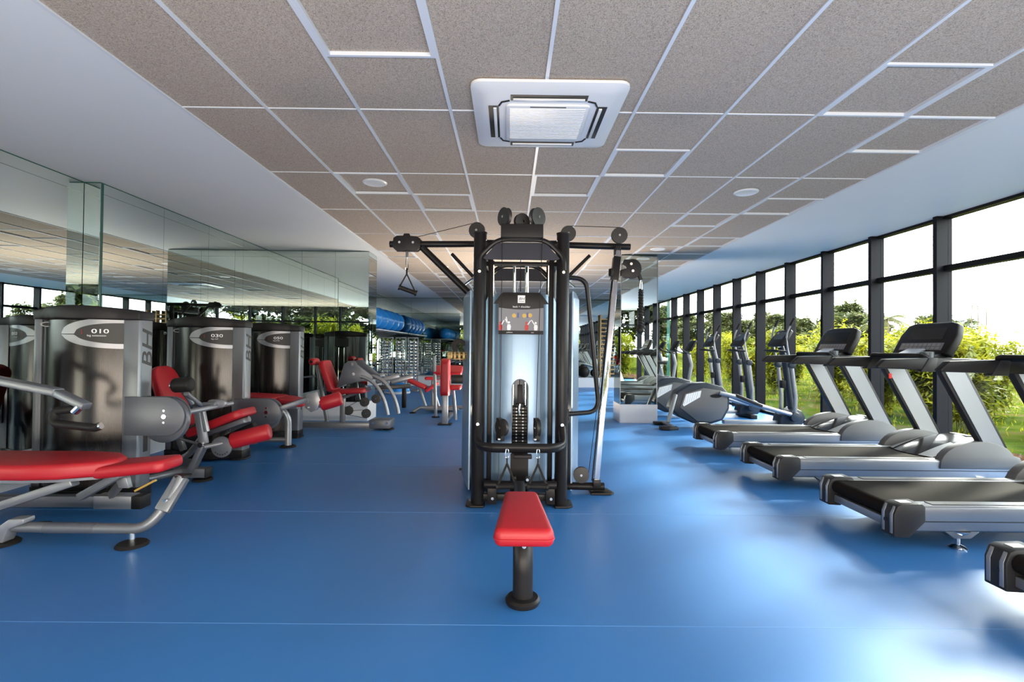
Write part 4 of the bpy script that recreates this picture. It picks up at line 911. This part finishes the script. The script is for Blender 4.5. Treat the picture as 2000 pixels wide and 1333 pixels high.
# ------------------------------------------------------------------ ellipticals
def make_elliptical():
    r = thing('elliptical', None, 'elliptical', (0, 0, 0), 'elliptical trainers facing the windows')
    # rear drive housing: hexagonal side panels, x 2.45..3.35 in the room -> local 0..0.9
    hexo = [(0, .30), (.10, .56), (.30, .68), (.55, .70), (.80, .64), (.90, .52), (.90, .30), (.80, .13), (.62, .07), (.35, .08), (.12, .18)]
    hexi = [(.14, .32), (.21, .53), (.50, .62), (.76, .58), (.86, .50), (.86, .32), (.77, .16), (.60, .11), (.40, .12)]
    hs_ = put('drive_housing', B().prism(hexo, 'y', -.13, .13), 'greyblue', r, bevel=.03, seg=3, ang=50, label='dark blue-grey drive housing')
    for s_ in (-1, 1):
        y0, y1 = sorted((s_*.126, s_*.142)); pan = put('side_panel', B().prism(hexi, 'y', y0, y1), 'cover', hs_, bevel=.005, label='silver side panel')
        yy = s_*.1435
        put('mesh_vent', B().prism([(.18, .36), (.23, .52), (.46, .58), (.44, .48), (.20, .34)], 'y', *sorted((yy-.003, yy+.002))), 'whiteprint', pan)
        for i in range(7): put('vent_rib', B().bar((.205+i*.035, yy, .37+i*.016), (.235+i*.035, yy, .52+i*.009), .006, .006), 'silver', pan)
        q = B(); q.disc((.68, s_*.146, .50), (0, 1, 0), .085, .006, 24)
        for v in q.b.verts: v.co.z = .50+(v.co.z-.50)*.32
        put('oval_emblem', q, 'black', pan)
    put('rear_leg', B().bar((.08, -.12, .52), (-.06, -.20, .10), .05, .06, (0, 1, 0)), 'silver', r, bevel=.012)
    put('rear_foot', B().prism([(-.20, -.30), (-.08, -.34), (.08, -.28), (.06, -.20), (-.10, -.16), (-.20, -.20)], 'z', .0, .05), 'darkplastic', r, bevel=.012)
    put('rear_crossbar', B().cyl((.0, -.25, .04), (.0, .28, .04), .03, 12), 'silver', r)
    put('rear_foot', B().box(-.14, .08, .20, .32, 0, .05), 'darkplastic', r, bevel=.012)
    put('base_rail', B().box(.85, 1.85, -.05, .05, .06, .12), 'silver_light', r, bevel=.01)
    put('front_crossbar', B().box(1.78, 1.90, -.30, .30, .0, .07), 'darkplastic', r, bevel=.01)
    for s_ in (-1, 1):
        y = s_*.20
        put('pedal_rail', B().tube([(.72, y*.9, .55), (.95, y, .50), (1.35, y, .36), (1.85, y, .22)], .030, 12), 'silver_light', r)
        put('pedal', B().bar((.95 if s_ < 0 else 1.15, y*.85, .52 if s_ < 0 else .44), (1.35 if s_ < 0 else 1.55, y*.85, .36 if s_ < 0 else .30), .14, .05), 'darkplastic', r, bevel=.015)
        put('swing_link', B().tube([(1.85, y, .20), (1.86, y, .50), (1.80, y*.95, .98)], .028, 12), 'silver_light', r)
        put('link_joint', B().disc((1.85, y, .20), (0, 1, 0), .075, .07, 20), 'greyblue', r, bevel=.01)
        put('link_joint', B().disc((1.80, y*.95, .98), (0, 1, 0), .05, .08, 18), 'greyblue', r, bevel=.008)
        h_ = put('moving_handle', B().tube(fillet([(1.80, y*.95, .98), (1.74, y*.95, 1.20), (1.70, y*1.05, 1.44), (1.81, y*1.1, 1.66)], .12, 6), .015, 10), 'silver_light', r)
        put('grip', B().tube([(1.765, y*1.085, 1.57), (1.82, y*1.1, 1.68)], .019, 12), 'rubber', h_)
    put('front_column', B().tube([(1.93, 0, .10), (1.86, 0, .60), (1.80, 0, 1.05), (1.74, 0, 1.26)], .05, 16, flat=(1.2, .8)), 'greyblue', r)
    put('column_shroud', B().prism([(1.66, .06), (2.0, .06), (2.06, .18), (2.0, .28), (1.90, .33), (1.80, .26), (1.70, .22)], 'y', -.13, .13), 'greyblue', r, bevel=.02)
    put('bottle_holder', B().box(1.74, 1.81, -.04, .04, .62, .74), 'rubber', r, bevel=.012)
    cm = frame_m((1.72, 0, 1.37), (0, -1, 0), (-1, 0, .75))
    c = put('console', B().prism([(-.20, -.13), (.20, -.13), (.22, .02), (.17, .17), (-.17, .17), (-.22, .02)], 'z', -.03, .025, cm), 'darkplastic', r, bevel=.015)
    put('display_window', B().box(-.13, .13, -.02, .12, .024, .028, cm), 'screen', c)
    put('fixed_handle', B().tube(fillet([(1.78, -.16, 1.18), (1.56, -.17, 1.20), (1.54, 0, 1.20), (1.56, .17, 1.20), (1.78, .16, 1.18)], .06, 5), .014, 10), 'rubber', r)
    return r
M['greyblue'] = mat('blue_grey_plastic', (.026, .034, .048), .36, spec=.3)
el = make_elliptical()
els = [el, copy_tree(el), copy_tree(el)]
for e_, (x, y, l) in zip(els, ((2.45, 7.75, 'nearest elliptical with a silver hexagonal drive housing, beside the last treadmill'),
                             (2.43, 9.05, 'middle elliptical, its housing half hidden by the mirrored column'),
                             (2.40, 10.30, 'farthest elliptical, between its twin and the upright bikes'))): e_.location = (x, y, 0); e_['label'] = l
def make_bike():
    r = thing('exercise_bike', None, 'exercise bike', (0, 0, 0), 'exercise bikes at the far windows')
    put('drive_housing', B().prism([(.45, .12), (.60, .42), (.85, .55), (1.10, .50), (1.25, .30), (1.15, .12)], 'y', -.09, .09), 'greyblue', r, bevel=.03, seg=3)
    put('frame_tube', B().tube([(.10, 0, .08), (.40, 0, .14), (.50, 0, .40), (.42, 0, .78)], .035, 12), 'silver_light', r)
    s_ = put('saddle', B().prism([(-.13, -.10), (.02, -.10), (.16, -.03), (.16, .03), (.02, .10), (-.13, .10)], 'z', .86, .93, Matrix.Translation((.40, 0, 0))), 'rubber', r, bevel=.02)
    put('saddle_post', B().cyl((.43, 0, .70), (.41, 0, .87), .018, 10), 'chrome', r)
    put('handlebar_post', B().tube([(1.05, 0, .45), (1.12, 0, .85), (1.05, 0, 1.12)], .04, 12), 'silver_light', r)
    put('handlebar', B().tube(fillet([(.80, -.22, 1.22), (.90, -.22, 1.14), (1.08, -.10, 1.10), (1.08, .10, 1.10), (.90, .22, 1.14), (.80, .22, 1.22)], .06, 5), .015, 10), 'rubber', r)
    cm = frame_m((1.10, 0, 1.27), (0, -1, 0), (-1, 0, .6))
    put('console', B().prism([(-.18, -.12), (.18, -.12), (.16, .15), (-.16, .15)], 'z', -.025, .025, cm), 'darkplastic', r, bevel=.012)
    for x in (.05, 1.20): put('stabilizer', B().box(x-.04, x+.04, -.26, .26, 0, .06), 'silver', r, bevel=.015)
    put('front_strut', B().box(.08, 1.2, -.03, .03, .05, .12), 'silver', r, bevel=.01)
    for y, a in ((-.12, .9), (.12, .9+PI)):
        put('crank', B().bar((.82, y, .32), (.82+.17*math.cos(a), y, .32+.17*math.sin(a)), .02, .03), 'silver', r)
        put('pedal', B().box(.78+.17*math.cos(a), .88+.17*math.cos(a), y*1.2 if y < 0 else y, (y if y < 0 else y*1.2)+.06, .30+.17*math.sin(a), .33+.17*math.sin(a)), 'rubber', r, bevel=.006)
    return r
bk = make_bike()
for b_, (x, y, l) in zip([bk, copy_tree(bk), copy_tree(bk)], ((3.05, 11.5, 'exercise bike just beyond the last elliptical'), (3.05, 12.6, 'middle exercise bike by the far windows'), (3.05, 13.7, 'exercise bike closest to the mirrored back wall'))):
    b_.location = (x, y, 0); b_['label'] = l

# ------------------------------------------------------------------ benches and small kit in the middle distance
m5 = thing('preacher_bench', 'silver bench frame with an upright red pad, just left of the cable tower', 'bench', (-1.0, 8.1, 0))
pad('chest_pad', (-1.0, 7.92, .72), (0, 0, 1), (1, 0, 0), .60, .30, .13, .10, 'red', m5, bevel=.03)
put('front_post', B().box(-1.03, -.94, 7.76, 7.85, .01, .45), 'silver_light', m5, bevel=.01)
put('foot_plate', B().box(-1.09, -.88, 7.72, 7.90, 0, .015), 'rubber', m5, bevel=.004)
put('slanted_tube', B().tube([(-1.27, 8.55, 1.04), (-1.24, 8.58, .015)], .028, 12), 'silver', m5)
foot_disc(m5, -1.24, 8.58, .07)
pad('arm_pad', (-1.05, 8.65, .80), (1, 0, 0), (0, -.5, 1), .50, .26, .07, .04, 'red', m5)
put('pad_beam', B().box(-1.30, -.80, 8.62, 8.68, .64, .70), 'silver', m5, bevel=.01)
pad('seat', (-.88, 8.15, .55), (1, 0, 0), (0, 0, 1), .22, .26, .07, .05, 'red', m5)
put('seat_leg', B().tube([(-.90, 8.15, .50), (-.88, 8.18, .25), (-.86, 8.2, .02)], .028, 12), 'silver_light', m5)
put('floor_beam', B().box(-1.02, -.95, 7.85, 8.70, .02, .08), 'silver', m5, bevel=.01)
m6 = thing('adjustable_bench', 'silver framed bench with several small red pads near the floor ball', 'bench', (-1.3, 9.2, 0))
pad('back_pad', (-1.66, 9.15, .525), (1, 0, -.42), (0, 0, 1), .36, .28, .06, .04, 'red', m6)
pad('seat', (-1.40, 9.15, .47), (1, 0, .7), (0, 0, 1), .26, .28, .06, .04, 'red', m6)
pad('side_pad', (-1.45, 9.6, .60), (1, 0, 0), (0, 0, 1), .30, .16, .06, .04, 'red', m6)
put('side_post', B().tube([(-1.45, 9.6, .57), (-1.45, 9.6, .08)], .03, 10), 'silver', m6)
put('base_beam', B().tube([(-1.72, 9.1, .03), (-1.60, 9.12, .10), (-.80, 9.15, .10)], .03, 10), 'silver', m6)
put('cross_beam', B().box(-1.50, -.9, 9.10, 9.62, .05, .09), 'silver', m6, bevel=.01)
for x in (-1.62, -1.38): put('leg', B().tube([(x, 9.15, .46), (x+.12, 9.15, .10)], .026, 10), 'silver_light', m6)
foot_disc(m6, -1.73, 9.1, .06)
m7 = thing('plate_rack', 'low black and silver rack of round bars beyond the leg press', 'rack', (-2.3, 9.7, 0))
for i in range(3): roller(m7, (-2.75+.22*i, 9.3+.25*i, .56-.03*i), (-2.35+.22*i, 9.5+.25*i, .66-.03*i), .05, 'silver_bar', 'silver_light')
put('frame', B().bar((-2.85, 9.25, .42), (-1.95, 9.95, .42), .08, .08), 'black', m7, bevel=.01)
for x, y in ((-2.75, 9.33), (-2.05, 9.88)): put('leg', B().box(x-.04, x+.04, y-.04, y+.04, 0, .42), 'black', m7, bevel=.01)
bo = thing('balance_dome', 'blue half-ball balance trainer on the floor beyond the leg press', 'balance trainer', (-2.85, 12.9, 0))
put('platform', B().lathe([(.31, .0), (.33, .02), (.33, .05), (.30, .065)], (-2.85, 12.9, 0), 32), 'white', bo)
put('dome', B().lathe([(.315, .06)]+[(.315*math.cos(t), .06+.24*math.sin(t)) for t in [PI/2*i/12 for i in range(1, 12)]]+[(.004, .30)], (-2.85, 12.9, 0), 32), 'ball', bo)
sh = thing('ball_shelf', 'thin white wall shelf carrying the blue exercise balls', 'shelf', (-3.6, 14.0, 1.6))
put('board', B().box(-3.88, -3.17, 12.25, 15.72, 1.60, 1.625), 'white', sh, bevel=.003)
for y in (12.4, 13.6, 14.8): put('bracket', B().prism([(-3.88, 1.60), (-3.25, 1.60), (-3.88, 1.42)], 'y', y, y+.02), 'silver', sh)
gb = solo('exercise_ball', B().ball((0, 0, 0), .298, 32, 20), 'ball', 'nearest large blue exercise ball on the wall shelf', 'ball', 'exercise balls on the wall shelf')
gb.location = (-3.49, 12.62, 1.923)
for i, l in enumerate(('second', 'third', 'fourth', 'fifth and last')):
    c = gb.copy(); COL.objects.link(c); c.location = (-3.49+random.uniform(-.01, .01), 13.3+.61*i+.04*i, 1.923); c['label'] = f'{l} blue exercise ball along the wall shelf, counted from the partition'
# dumbbell towers
def dumb(l=.16, r=.045):
    b = B(); b.cyl((-l/2, 0, 0), (l/2, 0, 0), .013, 8)
    for s_ in (-1, 1): b.tube([(s_*l/2*.55, 0, 0), (s_*l/2*.6, 0, 0), (s_*l/2*.97, 0, 0), (s_*l/2, 0, 0)], r, 14, radii=[r*.9, r, r, r*.85])
    return b
db0 = None
for k_, (x, lab) in enumerate(((-3.28, 'left'), (-2.93, 'middle'), (-2.60, 'right'))):
    rk = thing('dumbbell_tower', f'tall chrome dumbbell tower, the {lab} one of three below the blue balls', 'rack', (x, 13.6, 0), 'dumbbell towers')
    for s_ in (-1, 1): put('upright', B().box(x+s_*.13-.012, x+s_*.13+.012, 13.58, 13.62, .02, 1.42), 'silver_light', rk, bevel=.003)
    put('base', B().box(x-.17, x+.17, 13.40, 13.80, 0, .03), 'silver', rk, bevel=.01)
    put('top_bar', B().box(x-.14, x+.14, 13.57, 13.63, 1.42, 1.45), 'silver_light', rk, bevel=.005)
    for i in range(12):
        z = .36+.087*i
        put('cradle', B().box(x-.12, x+.12, 13.50, 13.62, z-.050, z-.044), 'silver', rk)
        for j, dx in enumerate((-.062, .062)):
            lb = f'chrome-ended dumbbell in the {lab} tower, {"left" if j == 0 else "right"} column, tier {["one", "two", "three", "four", "five", "six", "seven", "eight", "nine", "ten", "eleven", "twelve"][i]} from below'
            if db0 is None: d_ = db0 = solo('dumbbell', dumb(), 'chrome', lb, 'dumbbell', 'dumbbells in the towers')
            else: d_ = db0.copy(); COL.objects.link(d_); d_['label'] = lb
            d_.location = (x+dx, 13.53, z); d_.rotation_euler = (0, 0, PI/2); d_.scale = (1, 1, .9)
# wall bars and medicine balls on the back ledge
wbz = thing('wall_bars', 'pale wooden wall bars standing against the back mirror', 'wall bars', (3.13, 15.6, .3))
for x in (2.83, 3.13, 3.43): put('side_rail', B().box(x-.018, x+.018, 15.60, 15.75, .30, 2.25), 'wood', wbz, bevel=.004)
for i in range(14): put('rung', B().cyl((2.84, 15.62, .42+.13*i), (3.42, 15.62, .42+.13*i), .020, 8), 'wood', wbz)
mb = solo('medicine_ball', B().ball((0, 0, 0), .18, 24, 14), 'rubber', 'black medicine ball on the white ledge right of the cable tower', 'ball', 'medicine balls on the back ledge'); mb.location = (2.32, 15.63, .478)
c = mb.copy(); COL.objects.link(c); c.location = (2.70, 15.62, .478); c['label'] = 'black medicine ball on the white ledge at the foot of the wall bars'; c.scale = (.7, .7, .7); c.location.z = .424

# ------------------------------------------------------------------ outdoors
lawn = struct('lawn', B().box(5.06, 140, -60, 170, -.30, -.06), 'lawn')
struct('terrain', B().box(-60, 5.04, -70, YB-.08, -.30, -.06), 'lawn')
struct('soil_strip', B().box(5.06, 6.2, -10, 9, -.06, -.03), 'soil')
rng = np.random.default_rng(11)
def leaves(name, pts, L0, W0, m, droop=.5, up=.0):
    """a mesh of pointed leaves (two triangles each, folded along the rib)"""
    n = len(pts); az = rng.uniform(0, 2*PI, n); el = rng.normal(-droop, .45, n)+up
    d = np.stack([np.cos(az)*np.cos(el), np.sin(az)*np.cos(el), np.sin(el)], 1)
    s_ = np.stack([-np.sin(az), np.cos(az), rng.uniform(-.5, .5, n)], 1); s_ /= np.linalg.norm(s_, axis=1)[:, None]
    Ls = L0*rng.uniform(.6, 1.25, n)[:, None]; Ws = W0*rng.uniform(.7, 1.2, n)[:, None]
    v = np.stack([pts, pts+d*Ls*.45+s_*Ws, pts+d*Ls, pts+d*Ls*.45-s_*Ws], 1).reshape(-1, 3)
    f = np.arange(4*n).reshape(-1, 4)
    me = bpy.data.meshes.new(name); me.from_pydata(v.tolist(), [], f.tolist()); me.materials.append(M[m]); me.update()
    ob = bpy.data.objects.new(name, me); COL.objects.link(ob); return ob
def bamboo(h, ns=12, nl=4800, w=.42):
    r = thing('bamboo_shrub', None, 'shrub', (0, 0, 0), 'bamboo shrubs outside the windows'); P = []
    for i in range(ns):
        a = rng.uniform(0, 2*PI); r0 = rng.uniform(.0, .16); x0, y0 = math.cos(a)*r0, math.sin(a)*r0; hh = h*rng.uniform(.72, 1.0)
        lean = V((math.cos(a)*rng.uniform(.1, w), math.sin(a)*rng.uniform(.1, w), 0)); pts = []
        for j in range(7):
            t = j/6; pts.append(V((x0, y0, -.05))+lean*t*t+V((0, 0, hh*(t-.10*t*t))))
        put('cane', B().tube(pts, .010, 5, radii=[.010*(1-.7*j/6) for j in range(7)]), 'stemg', r)
        for q in range(nl//ns):
            t = rng.uniform(.12, 1)**.8; k_ = min(5, int(t*6)); f = t*6-k_; p = pts[k_]*(1-f)+pts[min(6, k_+1)]*f
            rad = .24*(1-.35*t)
            P.append((p.x+rng.normal(0, rad*.6), p.y+rng.normal(0, rad*.6), max(.02, p.z+rng.normal(0, .07))))
    f = leaves('foliage', np.array(P), .18, .021, 'leaf', .35); f.parent = r; return r
protos = [bamboo(2.05), bamboo(1.75, 10, 4200, .5), bamboo(2.25, 13, 5200, .35)]
ordn = ['first', 'second', 'third', 'fourth', 'fifth', 'sixth', 'seventh', 'eighth', 'ninth', 'tenth', 'eleventh', 'twelfth', 'thirteenth', 'fourteenth', 'fifteenth', 'sixteenth', 'seventeenth', 'eighteenth', 'nineteenth', 'twentieth', 'twenty-first', 'twenty-second']
used = set()
yy = 5.2
for i in range(21):
    k_ = [0, 1, 2, 0, 2, 1, 0, 1, 0, 2, 1, 0, 2, 0, 1][i % 15]
    s_ = protos[k_] if k_ not in used else copy_tree(protos[k_]); used.add(k_)
    s_.location = (7.6+rng.uniform(-.5, .7)+.05*i, yy, -.05); s_.rotation_euler = (0, 0, rng.uniform(0, 6.28)); sc_ = rng.uniform(.85, 1.05); s_.scale = (sc_, sc_, sc_)
    s_['label'] = f'yellow-green bamboo clump outside, {ordn[i]} of its row counted from the near right'
    yy += rng.uniform(.80, 1.1)+.03*i
yy = 6.0
for i in range(16):
    s_ = copy_tree(protos[(i*2+1) % 3]); s_.location = (9.3+rng.uniform(-.4, .9)+.12*i, yy, -.05); s_.rotation_euler = (0, 0, rng.uniform(0, 6.28)); sc_ = rng.uniform(.9, 1.15); s_.scale = (sc_*1.1, sc_*1.1, sc_)
    s_['label'] = f'yellow-green bamboo clump in the second row outside, {ordn[i]} counted from the near right'
    yy += rng.uniform(1.0, 1.4)+.05*i
for i in range(9):
    s_ = copy_tree(protos[(i*2) % 3]); s_.location = (-4.6+1.15*i+rng.uniform(-.2, .2), -5.0+rng.uniform(-.3, .3), -.05); s_.rotation_euler = (0, 0, rng.uniform(0, 6.28)); s_.scale = (1.15, 1.15, 1.25)
    s_['label'] = f'bamboo clump behind the back glazing, seen in the mirrors, {ordn[i]} from the mirror wall'
def tree(h, rx, nl, m='leaf_dark'):
    r = thing('tree', None, 'tree', (0, 0, 0), 'broadleaf trees beyond the lawn')
    put('trunk', B().tube([(0, 0, -.1), (.1, .05, h*.35), (.0, 0, h*.6)], .16, 8, radii=[.2, .15, .08]), 'bark', r)
    P = []; cl = [(rng.normal(0, rx*.45), rng.normal(0, rx*.45), h*rng.uniform(.35, .92), rng.uniform(.5, 1.0)) for _ in range(26)]
    for cx, cy, cz, cr_ in cl:
        k_ = nl//26; u = rng.normal(size=(k_, 3)); u /= np.linalg.norm(u, axis=1)[:, None]; q = u*(cr_*rng.uniform(.6, 1.0, (k_, 1)))*[1, 1, .75]+[cx, cy, cz]; P.append(q)
    P = np.concatenate(P); P = P[P[:, 2] > .15]
    f = leaves('foliage', P, .40, .11, m, .2); f.parent = r; return r
tp = [tree(6.2, 2.8, 9500), tree(5.4, 3.0, 9000), tree(6.8, 2.7, 10000)]
used = set()
spots = [(25.5, 30, .78, 1), (25, 36, .82, 0), (24, 41.5, .80, 1), (25, 47, .95, 0), (24, 53, 1.0, 2), (25.5, 59, 1.0, 0), (23.5, 65, .95, 2), (25, 72, 1.05, 0), (24, 80, 1.05, 2), (25, 89, 1.15, 0), (23, 99, 1.2, 2), (20, 108, 1.2, 1),
         (31, 25, .72, 1), (34, 19, .7, 0), (29, 44, 1.0, 2), (30, 56, 1.1, 1), (31, 70, 1.25, 0), (30, 86, 1.35, 2)]
for i, (x, y, s0, k_) in enumerate(spots):
    t_ = tp[k_] if k_ not in used else copy_tree(tp[k_]); used.add(k_); t_.location = (x, y, -.1); s0 *= .82; t_.scale = (s0*1.15, s0*1.15, s0); t_.rotation_euler = (0, 0, rng.uniform(0, 6))
    t_['label'] = f'dark green broadleaf tree in the distant treeline, {ordn[i]} counted from the right' if i < 12 else f'dark tree standing behind the treeline, {ordn[i-12]} of the back row'
for i in range(8):
    t_ = copy_tree(tp[i % 3]); t_.location = (-17+4.6*i, -12-1.3*(i % 3), -.1); t_.rotation_euler = (0, 0, rng.uniform(0, 6)); t_.scale = (1.1, 1.1, .95)
    t_['label'] = f'green tree behind the back glazing, seen only in the mirrors, {ordn[i]} of its row'
def palm(x, y, h, lab, n=15):
    r = thing('palm_tree', lab, 'palm', (x, y, -.1), 'palms beyond the bamboo')
    put('trunk', B().tube([(x, y, -.1), (x+.1, y, h*.5), (x, y, h)], .12, 10, radii=[.16, .12, .10]), 'bark', r)
    for i in range(n):
        a = 2*PI*i/n+rng.uniform(-.1, .1); l = rng.uniform(1.0, 1.35); e0 = rng.uniform(.1, .9); pts = []
        for j in range(9):
            t = j/8; pts.append(V((x+math.cos(a)*l*t*math.cos(e0*.6), y+math.sin(a)*l*t*math.cos(e0*.6), h+l*(math.sin(e0)*t-.75*t*t))))
        b = B(); b.tube(pts, .014, 5, radii=[.02*(1-.8*j/8) for j in range(9)])
        for j in range(1, 36):
            t = j/36*8; k_ = int(t); f = t-k_; p = pts[k_]*(1-f)+pts[min(8, k_+1)]*f; d = (pts[min(8, k_+1)]-pts[max(0, k_-1)]).normalized(); sd_ = d.cross(V((0, 0, 1))).normalized()
            for s_ in (-1, 1):
                tip = p+sd_*s_*.34*(1-.5*j/36)+d*.16-V((0, 0, .14)); b._m([p, p+d*.03, tip], [(0, 1, 2)])
        put('frond', b, 'palm', r)
palm(16.2, 21.6, 2.55, 'palm crown above the bamboo, seen left of the large treadmill console')
palm(20.4, 22.6, 2.0, 'smaller palm right of the large treadmill console, behind the bamboo')
pole = thing('utility_pole', 'thin grey pole standing right of the large treadmill console outside', 'pole', (27.6, 30, -.1))
put('pole_shaft', B().cyl((27.6, 30, -.1), (27.6, 30, 3.0), .09, 10), 'concrete', pole)
put('cross_piece', B().box(27.2, 28.0, 29.95, 30.05, 2.85, 2.93), 'concrete', pole)
for nm_, x, y, lab in (('concrete_stub', 13.3, 14.2, 'concrete column stub with bare steel rods sticking up, far right outside'), ('concrete_stub', 14.6, 19.3, 'concrete column stub with bare steel rods above the palm left of the console')):
    cs_ = thing(nm_, lab, 'column', (x, y, -.1))
    put('stub', B().box(x-.15, x+.15, y-.15, y+.15, -.1, 1.7), 'concrete', cs_, bevel=.01)
    for dx, dy in ((-.11, -.11), (.11, -.11), (.11, .11), (-.11, .11)): put('steel_rod', B().cyl((x+dx, y+dy, 1.6), (x+dx+rng.uniform(-.03, .03), y+dy, 2.55+rng.uniform(-.15, .1)), .012, 6), 'bark', cs_)
# short grass near the glass
n = 9000
P = np.stack([rng.uniform(6.3, 16, n), rng.uniform(2, 34, n), np.full(n, -.06)], 1)
g = leaves('grass', P, .10, .010, 'leaf', -1.1); g['kind'] = 'stuff'; g['label'] = 'short green grass of the lawn outside the windows'; g['category'] = 'grass'
